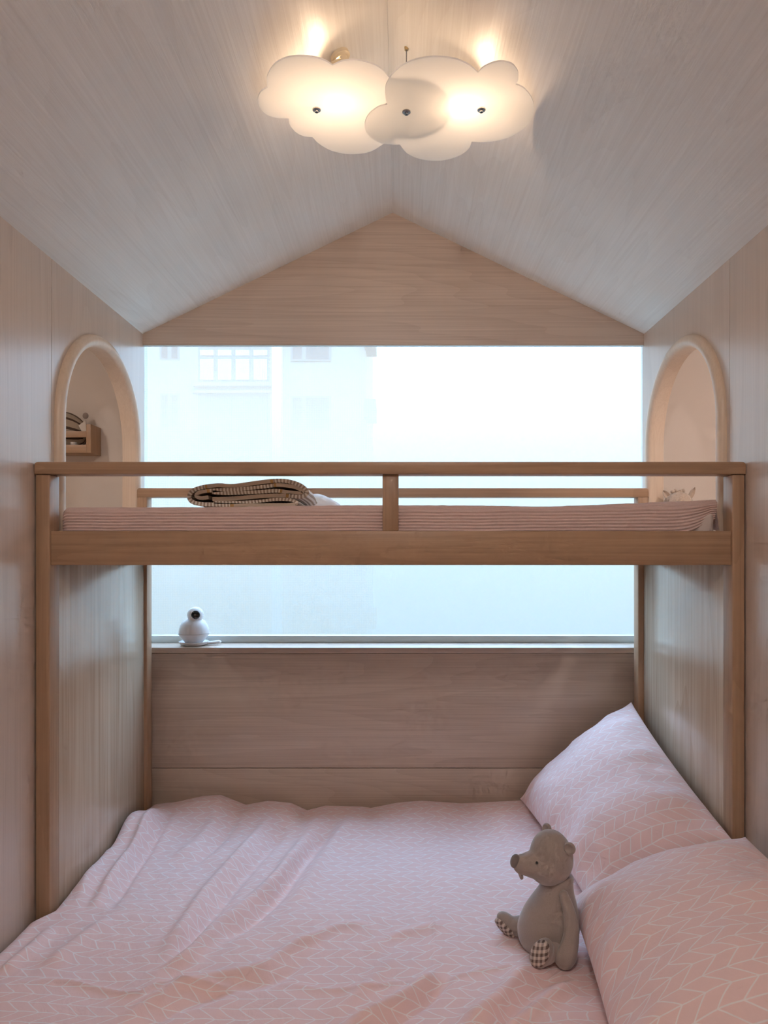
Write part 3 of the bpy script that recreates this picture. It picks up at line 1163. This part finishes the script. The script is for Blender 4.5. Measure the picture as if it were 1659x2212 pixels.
# =================================================================== PLUSH BEAR
M_PLUSH = plain('taupe_velour', lin(172, 156, 147), 0.9, spec=0.15, bump=0.25, bscale=300, sheen=0.5, mottle=0.12)
M_NOSE = plain('grey_nose_velour', lin(128, 116, 112), 0.85, spec=0.2, sheen=0.3, bump=0.2)
M_EYE = plain('dark_eye', lin(40, 34, 32), 0.3)
mc, t, bsd = new_mat('taupe_gingham')
tc = N(t, 'TexCoord')
sp = N(t, 'SeparateXYZ')
t.links.new(tc.outputs['Object'], sp.inputs[0])
g1 = math_n(t, 'GREATER_THAN', math_n(t, 'FRACT', math_n(t, 'DIVIDE', math_n(t, 'ADD', sp.outputs[0], math_n(t, 'MULTIPLY', sp.outputs[1], -0.6)), 0.0135)), 0.5)
g2 = math_n(t, 'GREATER_THAN', math_n(t, 'FRACT', math_n(t, 'DIVIDE', math_n(t, 'ADD', sp.outputs[2], math_n(t, 'MULTIPLY', sp.outputs[0], -0.35)), 0.0135)), 0.5)
fg = math_n(t, 'MULTIPLY', math_n(t, 'ADD', g1, g2), 0.5)
t.links.new(mix_col(t, fg, lin(214, 196, 184), lin(112, 92, 84)), bsd.inputs['Base Color'])
bsd.inputs['Roughness'].default_value = 0.9

BC = Vector((0.373, 1.905, 0))
BC.z = duvet_z(BC.x, BC.y) - 0.004
bear = thing('plush_bear', 'seated taupe plush bear with checked foot pads leaning beside the pillow', 'soft toy', BC)


def bp_(x, y, z):
    return BC + Vector((x, y, z))


def blend_remesh(o, voxel=0.004, it=6):
    r = o.modifiers.new('remesh', 'REMESH')
    r.mode = 'VOXEL'
    r.voxel_size = voxel
    r.use_smooth_shade = True
    s = o.modifiers.new('smooth', 'SMOOTH')
    s.factor = 0.6
    s.iterations = it


# body: pear leaning back a little
bmb = bmesh.new()
prof = [(0.0, 0.0), (0.045, 0.002), (0.066, 0.016), (0.077, 0.045), (0.078, 0.075), (0.070, 0.108), (0.058, 0.138), (0.047, 0.162), (0.040, 0.182), (0.034, 0.200), (0.0, 0.206)]
pr = catmull([Vector((r, z, 0)) for r, z in prof], 3)
bm_lathe([(max(0, p.x), p.y) for p in pr], 32, (0, 0, 0), bmb)
for v in bmb.verts:
    k = v.co.z
    v.co = bp_(v.co.x * 1.03 + 0.012 + 0.16 * k * (k / 0.2), v.co.y * 0.92, k * 0.985)
bo = obj('body', bmb, M_PLUSH, bear, 180)
# head with muzzle
hb = bmesh.new()
HC = bp_(0.022, -0.004, 0.250)
bm_ellipsoid(HC, (0.057, 0.056, 0.070), Matrix.Rotation(math.radians(-8), 3, 'Y'), bm=hb)
bm_ellipsoid(HC + Vector((-0.012, -0.006, -0.022)), (0.050, 0.052, 0.048), bm=hb)
bm_tube([HC + Vector((-0.030, -0.010, -0.016)), HC + Vector((-0.060, -0.017, -0.013)), HC + Vector((-0.080, -0.022, -0.011))], [0.042, 0.033, 0.026], bm=hb)
ho = obj('head', hb, M_PLUSH, bear, 180)
blend_remesh(ho, 0.0035, 10)
obj('nose', bm_ellipsoid(HC + Vector((-0.100, -0.027, 0.000)), (0.012, 0.014, 0.018), Matrix.Rotation(math.radians(18), 3, 'Y')), M_NOSE, bear, 180)
obj('mouth_tuft', bm_tube([HC + Vector((-0.086, -0.026, -0.031)), HC + Vector((-0.083, -0.027, -0.043))], [0.0065, 0.005]), M_PLUSH, bear, 180)
obj('eye', bm_ellipsoid(HC + Vector((-0.0470, -0.0465, 0.004)), (0.0036, 0.0036, 0.0036), seg=12, rings=8), M_EYE, bear, 180)
obj('eye', bm_ellipsoid(HC + Vector((-0.047, 0.030, 0.006)), (0.0036, 0.0036, 0.0036), seg=12, rings=8), M_EYE, bear, 180)


def ear(c, ax, s):
    b = bmesh.new()
    rot = Vector((0, 0, 1)).rotation_difference(Vector(ax)).to_matrix()
    b = bm_lathe([(0, -0.006), (0.010, -0.006), (0.016, -0.002), (0.0165, 0.003), (0.013, 0.006), (0.010, 0.003), (0.006, -0.001), (0, -0.002)], 20)
    for v in b.verts:
        v.co = Vector(c) + rot @ (v.co * s)
    return b


obj('ear', ear(HC + Vector((0.038, -0.045, 0.040)), (-0.55, -0.80, 0.1), 0.95), M_PLUSH, bear, 60)
obj('ear', ear(HC + Vector((-0.004, 0.038, 0.058)), (-0.75, -0.55, 0.2), 0.9), M_PLUSH, bear, 60)
# seams of the head
for pts in (
    [(-0.044, -0.034, 0.018), (-0.047, -0.041, -0.010), (-0.044, -0.041, -0.035)],
):
    pass
# arms
obj('arm', bm_tube(catmull([bp_(0.046, -0.040, 0.166), bp_(0.056, -0.062, 0.130), bp_(0.057, -0.078, 0.085), bp_(0.046, -0.086, 0.045), bp_(0.038, -0.087, 0.029)], 4),
                   list(np.interp(np.linspace(0, 1, 17), [0, 0.3, 0.6, 0.85, 1], [0.012, 0.017, 0.021, 0.027, 0.026]))), M_PLUSH, bear, 180)
obj('arm', bm_tube(catmull([bp_(0.040, 0.042, 0.165), bp_(0.040, 0.066, 0.120), bp_(0.030, 0.076, 0.070), bp_(0.022, 0.078, 0.030)], 4),
                   list(np.interp(np.linspace(0, 1, 13), [0, 0.5, 1], [0.014, 0.019, 0.023]))), M_PLUSH, bear, 180)


def leg(hip, ankle, foot_c, sole_dir, up, fr, depth, pad_name):
    b = bmesh.new()
    bm_tube([hip, (hip + ankle) / 2 + Vector((0, 0, 0.004)), ankle], [0.032, 0.029, 0.026], bm=b)
    z = Vector(sole_dir).normalized()
    y = (Vector(up) - z * Vector(up).dot(z)).normalized()
    x = y.cross(z)
    R = Matrix((x, y, z)).transposed()
    bm_ellipsoid(foot_c, (fr[0], fr[1], depth), R, bm=b)
    o = obj('leg', b, M_PLUSH, bear, 180)
    blend_remesh(o, 0.0035, 5)
    pb = bmesh.new()
    bm_lathe([(0, 0.0050), (0.6, 0.0046), (0.85, 0.0030), (0.96, 0.0005), (0.96, -0.006), (0, -0.006)], 28, (0, 0, 0), pb)
    for v in pb.verts:
        v.co = Vector(foot_c) + R @ Vector((v.co.x * fr[0] * 0.92, v.co.y * fr[1] * 0.92, v.co.z + depth * 0.80 + 0.16 * depth * (1 - min(1.0, v.co.x ** 2 + v.co.y ** 2))))
    p = obj('foot_pad', pb, mc, bear, 60)
    p['label'] = 'taupe gingham foot pad'
    return o


leg(bp_(0.022, -0.052, 0.032), bp_(-0.008, -0.078, 0.034), bp_(-0.018, -0.088, 0.043), (-0.62, -0.72, 0.28), (0.45, 0, 0.9), (0.026, 0.040), 0.022, 'near')
leg(bp_(-0.022, 0.046, 0.032), bp_(-0.060, 0.055, 0.036), bp_(-0.083, 0.058, 0.042), (-0.62, -0.45, -0.55), (-0.75, 0.1, 0.7), (0.024, 0.038), 0.022, 'far')

# =================================================================== CLOUD LAMP
ZL = C + 1.18
LAMP0 = Vector((-0.01, 1.95, ZL))
lamp = thing('cloud_lamp', 'white acrylic cloud-shaped ceiling lamp with two warm bulbs', 'ceiling lamp', LAMP0)
mac = bpy.data.materials.new('opal_acrylic')
mac.use_nodes = True
t = mac.node_tree
t.nodes.clear()
o_ = N(t, 'OutputMaterial')
df = N(t, 'BsdfDiffuse')
df.inputs[0].default_value = (0.96, 0.96, 0.96, 1)
tl = N(t, 'BsdfTranslucent')
tl.inputs[0].default_value = (0.98, 0.98, 0.98, 1)
trn = N(t, 'BsdfTransparent')
gls = N(t, 'BsdfGlossy')
gls.inputs['Roughness'].default_value = 0.12
m1 = N(t, 'MixShader')
m1.inputs[0].default_value = 0.92
t.links.new(df.outputs[0], m1.inputs[1])
t.links.new(tl.outputs[0], m1.inputs[2])
m2 = N(t, 'MixShader')
m2.inputs[0].default_value = 0.0
t.links.new(m1.outputs[0], m2.inputs[1])
t.links.new(trn.outputs[0], m2.inputs[2])
m3 = N(t, 'MixShader')
m3.inputs[0].default_value = 0.06
t.links.new(m2.outputs[0], m3.inputs[1])
t.links.new(gls.outputs[0], m3.inputs[2])
t.links.new(m3.outputs[0], o_.inputs[0])


def zoomed(lst):
    """outline read off a 700 px wide crop shown at 1659 px, brought to the plane of the plate"""
    r = []
    for zx, zy in lst:
        px, py = 500 + zx * 0.42194, zy * 0.42211
        d = (ZL - C) * F / (VY - py)
        r.append(Vector(((px - VX) * d / F, d, 0)))
    return r


LEFT = [[(805, 405), (770, 365), (720, 337), (640, 318), (570, 323), (518, 345)], [(518, 345), (480, 322), (420, 303), (340, 298), (270, 310), (215, 345), (185, 395), (180, 430), (185, 456)],
        [(185, 456), (150, 480), (135, 520), (145, 560), (180, 595), (230, 612), (292, 615)], [(292, 615), (300, 650), (330, 685), (370, 705), (415, 710)],
        [(415, 710), (450, 745), (510, 778), (580, 795), (650, 796), (720, 780), (788, 738)], [(788, 738), (812, 718), (835, 693)],
        [(835, 693), (900, 702), (980, 695), (1060, 665), (1115, 615), (1132, 555), (1105, 490), (1050, 445), (980, 420), (900, 412), (830, 414), (805, 405)]]
RIGHT = [[(797, 535), (787, 490), (790, 440), (810, 400), (850, 355), (910, 318), (990, 297), (1070, 293), (1150, 305), (1215, 333), (1262, 373)],
         [(1262, 373), (1290, 345), (1340, 322), (1390, 316), (1440, 332), (1467, 370), (1467, 410), (1455, 432)],
         [(1455, 432), (1500, 455), (1535, 500), (1549, 550), (1540, 600), (1505, 650), (1440, 695), (1370, 718), (1290, 728), (1230, 725)],
         [(1230, 725), (1215, 760), (1170, 795), (1100, 818), (1030, 823), (960, 812), (900, 785), (862, 740)],
         [(862, 740), (830, 741), (780, 735), (725, 715), (690, 675), (683, 630), (705, 585), (750, 550), (797, 535)]]


def plate(lobes, z0, z1):
    poly = []
    for lb in lobes:
        poly += [(p.x, p.y) for p in catmull(zoomed(lb), 5)[:-1]]
    b = bm_prism(poly, 'z', z0, z1)
    return b


pl_ = obj('cloud_plate', plate(LEFT, ZL + 0.0045, ZL + 0.0085), mac, lamp)
pl_['label'] = 'left-hand cloud plate, its right lobe tucked above the other plate'
pr_ = obj('cloud_plate', plate(RIGHT, ZL, ZL + 0.004), mac, lamp)
M_CHROME = plain('brushed_steel', lin(150, 150, 152), 0.3, metal=1.0)
M_BRASS = plain('pale_brass', lin(196, 170, 126), 0.35, metal=0.9)


def zceil(x):
    return ZE + SLOPE_L * (x - XL) if x < XA else ZE + SLOPE_R * (XR - x)


for px, py in ((684, 236), (878, 241), (1040, 236)):
    d = (ZL - C) * F / (VY - py)
    x = (px - VX) * d / F
    bolt = obj('bolt', bm_lathe([(0, -0.0065), (0.0030, -0.0065), (0.0034, -0.0085), (0.0052, -0.0085), (0.0056, -0.0045), (0.0098, -0.0042), (0.0112, -0.0030), (0.0112, 0.0), (0, 0.0)], 24, (x, d, ZL)), M_CHROME, lamp, 40)
    zc = zceil(x)
    obj('rod', bm_lathe([(0, 0.009), (0.0014, 0.009), (0.0014, zc - ZL + 0.002), (0, zc - ZL + 0.002)], 10, (x, d, ZL)), M_CHROME, lamp, 40)
    obj('rod_cap', bm_lathe([(0, -0.006), (0.005, -0.006), (0.006, 0.002), (0, 0.004)], 16, (x, d, zc)), M_BRASS, lamp, 40)
M_BULB = emit('warm_bulb', (1.0, 0.70, 0.46, 1), 92.0)
M_SOCK = plain('cream_socket', lin(222, 204, 172), 0.4)
for x, d in ((-0.165, 1.925), (0.165, 1.935)):
    zc = zceil(x)
    nrm = Vector((SLOPE_L if x < XA else -SLOPE_R, 0, -1)).normalized()
    rot = Vector((0, 0, 1)).rotation_difference(nrm).to_matrix()
    sb = bm_lathe([(0, 0.0), (0.026, 0.0), (0.0265, 0.010), (0.022, 0.014), (0.017, 0.015), (0.015, 0.026), (0, 0.026)], 32)
    for v in sb.verts:
        v.co = Vector((x, d, zc)) + rot @ v.co
    so = obj('lamp_socket', sb, M_SOCK, lamp, 40)
    rot = Vector((0, 0, 1)).rotation_difference(Vector((0, 0, -1))).to_matrix()
    cp = bm_lathe([(0.0155, 0.020), (0.026, 0.030), (0.033, 0.043), (0.0345, 0.051), (0.0335, 0.051), (0.032, 0.043), (0.025, 0.032), (0.0155, 0.023)], 32)  # cup added round the bulb to keep its light off the ceiling
    for v in cp.verts:
        v.co = Vector((x, d, zc)) + rot @ v.co
    obj('light_stop_cup', cp, M_SOCK, lamp, 40)
    bb2 = bm_lathe([(0, 0.026), (0.009, 0.026), (0.012, 0.034), (0.023, 0.048), (0.027, 0.060), (0.023, 0.073), (0.013, 0.082), (0, 0.085)], 12)
    for v in bb2.verts:
        v.co = Vector((x, d, zc)) + rot @ v.co
    bo2 = obj('bulb', bb2, M_BULB, lamp, 60)
    bo2['label'] = 'glowing warm bulb above the cloud plate'

# unseen globe added behind the camera as fill light for the room
cl0 = Vector((XA, -0.20, ZA - 0.10))
rl = thing('fill_globe_lamp', 'white globe added behind the viewer as fill light', 'ceiling lamp', cl0)
obj('canopy', bm_lathe([(0, 0.10), (0.05, 0.085), (0.05, 0.07), (0, 0.07)], 24, cl0), M_WHITE, rl, 40)
obj('globe', bm_ellipsoid(cl0 - Vector((0, 0, 0.03)), (0.10, 0.10, 0.10), seg=16, rings=8), emit('fill_globe', (1.0, 0.97, 0.96, 1), 84.0), rl, 180)

# =================================================================== BABY MONITOR ON THE SILL
M_MON = plain('white_plastic', lin(228, 224, 224), 0.35)
M_LENS = plain('black_lens', lin(12, 16, 20), 0.08, spec=0.8)
mo = P(419, 1396, 3.03)
mo.z = ZS
mon = thing('baby_monitor', 'white ball-shaped baby monitor camera on the window sill', 'camera', mo)
tray = bm_lathe([(0, 0.0), (0.046, 0.0), (0.056, 0.006), (0.062, 0.016), (0.060, 0.017), (0.052, 0.010), (0, 0.008)], 40, mo)
obj('charging_tray', tray, M_MON, mon, 50)
obj('tray_handle', bm_tube([mo + Vector((0.050, 0.0, 0.014)), mo + Vector((0.075, 0.01, 0.016)), mo + Vector((0.098, 0.015, 0.019))], [0.011, 0.013, 0.013], flat=1.0, flat_axis=(0, 1, 0)), M_MON, mon, 60)
for v in mon.children[-1].data.vertices:
    v.co.z *= 0.55
obj('lower_shell', bm_lathe([(0, 0.010), (0.034, 0.010), (0.046, 0.024), (0.058, 0.040), (0.0640, 0.048), (0.0640, 0.0498), (0.060, 0.0500), (0.060, 0.0515), (0, 0.0515)], 40, mo), M_MON, mon, 50)
dome = [(0.0625, 0.0515)]
for k in range(1, 15):
    a = math.pi / 2 * k / 14 * 0.98
    dome.append((0.0625 * math.cos(a) ** 0.75, 0.052 + 0.0630 * math.sin(a)))
dome.append((0, 0.1152))
obj('upper_shell', bm_lathe(dome, 40, mo), M_MON, mon, 50)
hd = mo + Vector((0.008, -0.006, 0.128))
head = obj('camera_head', bm_ellipsoid(hd, (0.0335, 0.0335, 0.0335), seg=32, rings=20), M_MON, mon, 180)
ld = Vector((0.30, -0.95, 0.08)).normalized()
rot = Vector((0, 0, 1)).rotation_difference(ld).to_matrix()
lb = bm_lathe([(0, 0.0345), (0.010, 0.0340), (0.0165, 0.0315), (0.0180, 0.0290), (0, 0.0285)], 32)
for v in lb.verts:
    v.co = hd + rot @ v.co
obj('lens', lb, M_LENS, mon, 50)

# =================================================================== LEFT ALCOVE: shelf, striped toy, cup
SY0, SY1 = 2.95, YB + 0.083
sh = thing('wall_shelf', 'small pine wall shelf with front rails inside the left arch', 'shelf', (-1.55, SY1, C + 0.387))
box('end_board', -1.288, -1.268, SY0, SY1, C + 0.387, C + 0.505, M_PINE[2], sh, 0.002)
box('end_board', -1.85, -1.83, SY0, SY1, C + 0.387, C + 0.505, M_PINE[2], sh, 0.002)
box('rail', -1.83, -1.288, SY0 + 0.001, SY0 + 0.014, C + 0.451, C + 0.476, M_PINE[0], sh, 0.001)
box('rail', -1.83, -1.288, SY0 + 0.001, SY0 + 0.014, C + 0.3875, C + 0.421, M_PINE[0], sh, 0.001)
box('bottom_board', -1.83, -1.288, SY0 + 0.014, SY1, C + 0.3875, C + 0.400, M_PINE[0], sh, 0.001)
M_KNIT = stripe_mat('brown_cream_knit', lin(78, 60, 50), lin(160, 142, 124), 0.19, 0.26, 0.5)


def striped_toy():
    b = bmesh.new()
    uvl = b.loops.layers.uv.new('UVMap')
    pts = catmull([(-1.66, 3.0, C + 0.476), (-1.52, 3.0, C + 0.486), (-1.40, 3.0, C + 0.490), (-1.300, 3.0, C + 0.470)], 6)
    n = len(pts)
    rad = [0.076 * math.sqrt(max(0.02, 1 - (abs(2 * k / (n - 1) - 1)) ** 3.5)) for k in range(n)]
    segs = 28
    rings = []
    for i, (p, r) in enumerate(zip(pts, rad)):
        rings.append([b.verts.new((p.x + 0.0, p.y + 0.5 * r * math.cos(2 * math.pi * k / segs), p.z + r * math.sin(2 * math.pi * k / segs))) for k in range(segs)])
    for i in range(n - 1):
        for k in range(segs):
            j = (k + 1) % segs
            f = b.faces.new((rings[i][k], rings[i][j], rings[i + 1][j], rings[i + 1][k]))
            for lp, kk in zip(f.loops, (k, k + 1, k + 1, k)):
                lp[uvl].uv = (kk / segs * 2, i / n)
    b.faces.new(rings[0])
    b.faces.new(rings[-1])
    bmesh.ops.recalc_face_normals(b, faces=b.faces)
    return b


toy = thing('striped_soft_toy', 'brown and cream striped knitted soft toy lying on the wall shelf', 'soft toy', (-1.48, 2.97, C + 0.40))
obj('body', striped_toy(), M_KNIT, toy, 180)
M_FELT = plain('cream_felt', lin(206, 194, 182), 0.9)
obj('ear', bm_ellipsoid((-1.312, 3.0, C + 0.548), (0.012, 0.006, 0.013)), plain('brown_grey_felt', lin(150, 132, 122), 0.9), toy, 180)
obj('collar_tag', bm_prism([(-1.322, C + 0.500), (-1.293, C + 0.522), (-1.290, C + 0.472), (-1.306, C + 0.470)], 'y', 2.957, 2.9625), M_FELT, toy)
cu = obj('small_cup', bm_lathe([(0, 0), (0.010, 0), (0.013, 0.018), (0.0145, 0.034), (0.0125, 0.034), (0.010, 0.006), (0, 0.004)], 24, (-1.352, 2.9845, C + 0.4005)), plain('white_ceramic', lin(214, 208, 202), 0.4), None, 50)
tag(cu, 'tiny white cup behind the lower rail of the wall shelf', 'cup')

# =================================================================== RIGHT ALCOVE: plush peeping over the quilt
ZLG = C - 0.06
pc = Vector((1.088, 2.84, ZLG))
M_FUZZ = plain('beige_fuzzy_plush', lin(206, 182, 162), 0.95, spec=0.1, bump=0.8, bscale=170, sheen=0.5, mottle=0.35)
pu = thing('plush_animal', 'beige fuzzy plush animal with small ears peeping inside the right arch', 'soft toy', pc)
obj('body', bm_ellipsoid(pc + Vector((0, 0, 0.098)), (0.060, 0.048, 0.098)), M_FUZZ, pu, 180)
hc = pc + Vector((0, -0.004, 0.228))
hb = bm_ellipsoid(hc, (0.056, 0.050, 0.052), seg=40, rings=28)
for v in hb.verts:
    v.co += (v.co - hc) * 0.05 * noise.noise(v.co * 60)
obj('head', hb, M_FUZZ, pu, 180)
obj('snout', bm_ellipsoid(hc + Vector((0, -0.044, -0.016)), (0.028, 0.020, 0.022)), M_FUZZ, pu, 180)


def leaf_ear(base, tip, wd):
    b = bmesh.new()
    base, tip = Vector(base), Vector(tip)
    ax = (tip - base)
    side = ax.cross(Vector((0, 1, 0))).normalized()
    pts = []
    n = 8
    top, bot = [], []
    for k in range(n + 1):
        f = k / n
        w = wd * math.sin(math.pi * min(1, f * 0.92 + 0.08)) ** 0.8
        c = base + ax * f
        top.append([b.verts.new(c + side * w * s + Vector((0, 0.004 * (1 - abs(s)), 0))) for s in (-1, -0.5, 0, 0.5, 1)])
        bot.append([b.verts.new(c + side * w * s + Vector((0, -0.005 + 0.006 * (1 - abs(s)), 0))) for s in (-1, -0.5, 0, 0.5, 1)])
    for a, c in ((top, 1), (bot, -1)):
        for i in range(n):
            for j in range(4):
                b.faces.new((a[i][j], a[i][j + 1], a[i + 1][j + 1], a[i + 1][j]))
    for i in range(n):
        b.faces.new((top[i][0], bot[i][0], bot[i + 1][0], top[i + 1][0]))
        b.faces.new((top[i][4], bot[i][4], bot[i + 1][4], top[i + 1][4]))
    bmesh.ops.recalc_face_normals(b, faces=b.faces)
    return b


obj('ear', leaf_ear(hc + Vector((-0.036, 0, 0.026)), hc + Vector((-0.062, 0.0, 0.056)), 0.011), M_FUZZ, pu, 60)
obj('ear', leaf_ear(hc + Vector((0.040, 0, 0.020)), hc + Vector((0.064, 0.0, 0.070)), 0.010), M_FUZZ, pu, 60)
tb = bmesh.new()
for k in range(5):
    a = -0.024 + 0.010 * k
    bm_ellipsoid(hc + Vector((a, -0.004, 0.052 + 0.003 * math.sin(k * 2.1))), (0.009, 0.009, 0.008), seg=12, rings=8, bm=tb)
obj('hair_tuft', tb, M_FUZZ, pu, 180)

# =================================================================== THE APARTMENT BLOCK OUTSIDE
BD = 31.0
BS = BD / F                       # metres per pixel there


def bx_(px):
    return (px - VX) * BS


def bz_(py):
    return C + (VY - py) * BS


M_FAC = plain('pale_facade', lin(150, 148, 142), 0.9)
M_GLASS = plain('far_window_glass', lin(44, 58, 68), 0.25)
M_MULL = plain('blue_grey_frame', lin(104, 116, 122), 0.5)
M_REC = plain('balcony_recess', lin(100, 106, 108), 0.9)
bld = thing('apartment_block', 'pale hazy apartment block seen through the left of the window', 'building', (bx_(420), BD + 4, -14))
box('facade_wall', bx_(-260), bx_(592), BD, BD + 8, -14, bz_(380), M_FAC, bld)
box('facade_wall', bx_(608), bx_(790), BD + 0.05, BD + 8, -14, bz_(380), M_FAC, bld)
box('pilaster', bx_(590), bx_(610), BD - 0.35, BD + 1, -14, bz_(380), plain('white_pilaster', lin(236, 238, 238), 0.9), bld)
FH = 150                          # pixels from floor to floor
for fl in range(-2, 4):
    dy = fl * FH

    def win_(px0, px1, py0, py1, cols, rows_=None, glass=M_GLASS, rec=0.05):
        f = box('window', bx_(px0), bx_(px1), BD - 0.06 + rec, BD + 0.02 + rec, bz_(py1 + dy), bz_(py0 + dy), M_MULL, bld)
        n = len(cols) - 1
        rws = rows_ or [0, 1]
        for i in range(n):
            for j in range(len(rws) - 1):
                a0, a1 = bx_(px0 + (px1 - px0) * cols[i]) + 0.09, bx_(px0 + (px1 - px0) * cols[i + 1]) - 0.09
                h0 = bz_(py0 + dy + (py1 - py0) * rws[j + 1]) + 0.08
                h1 = bz_(py0 + dy + (py1 - py0) * rws[j]) - 0.08
                box('pane', a0, a1, BD - 0.10 + rec, BD - 0.05 + rec, h0, h1, glass, f)
        return f
    win_(345, 388, 850, 928, [0, 0.5, 1])
    if fl == -1:
        win_(428, 582, 702, 825 - 0 * FH, [0, 0.25, 0.5, 0.75, 1]) if False else None
    box('window_ledge', bx_(420), bx_(588), BD - 0.25, BD + 0.1, bz_(836 + dy), bz_(828 + dy), M_FAC, bld)
    box('window_ledge', bx_(418), bx_(588), BD - 0.20, BD + 0.1, bz_(850 + dy), bz_(845 + dy), M_FAC, bld)
    if fl < 0:
        M_BR = plain('bright_pane', lin(190, 204, 212), 0.3) if 'bright_pane' not in bpy.data.materials else bpy.data.materials['bright_pane']
        win_(428, 582, 850, 975, [0, 0.25, 0.5, 0.75, 1], [0, 0.42, 0.58, 1], glass=M_BR)
    else:
        win_(428, 582, 850, 975, [0, 0.5, 1], [0, 1], glass=M_REC)
    win_(628, 715, 855, 930, [0, 0.33, 1])
    box('balcony', bx_(788), bx_(812), BD - 0.6, BD + 1.2, bz_(905 + dy), bz_(868 + dy), M_REC, bld)

# mist lying between the window and the building
mh = bpy.data.materials.new('morning_mist')
mh.use_nodes = True
t = mh.node_tree
t.nodes.clear()
o_ = N(t, 'OutputMaterial')
sv = N(t, 'VolumeScatter')
sv.inputs['Color'].default_value = (1.0, 0.60, 0.405, 1)
sv.inputs['Density'].default_value = 0.121
sv.inputs['Anisotropy'].default_value = 0.2
va = N(t, 'VolumeAbsorption')
va.inputs['Color'].default_value = (0.08, 0.04, 0, 1)
va.inputs['Density'].default_value = 0.058
ads = N(t, 'AddShader')
t.links.new(sv.outputs[0], ads.inputs[0])
t.links.new(va.outputs[0], ads.inputs[1])
t.links.new(ads.outputs[0], o_.inputs['Volume'])
hz = box('mist', -45, 45, 7.0, BD - 1.0, -14, C + 3.2, mh)
tag(hz, 'pale mist hanging in front of the apartment block', 'mist', kind='stuff')
scene.cycles.volume_bounces = 2
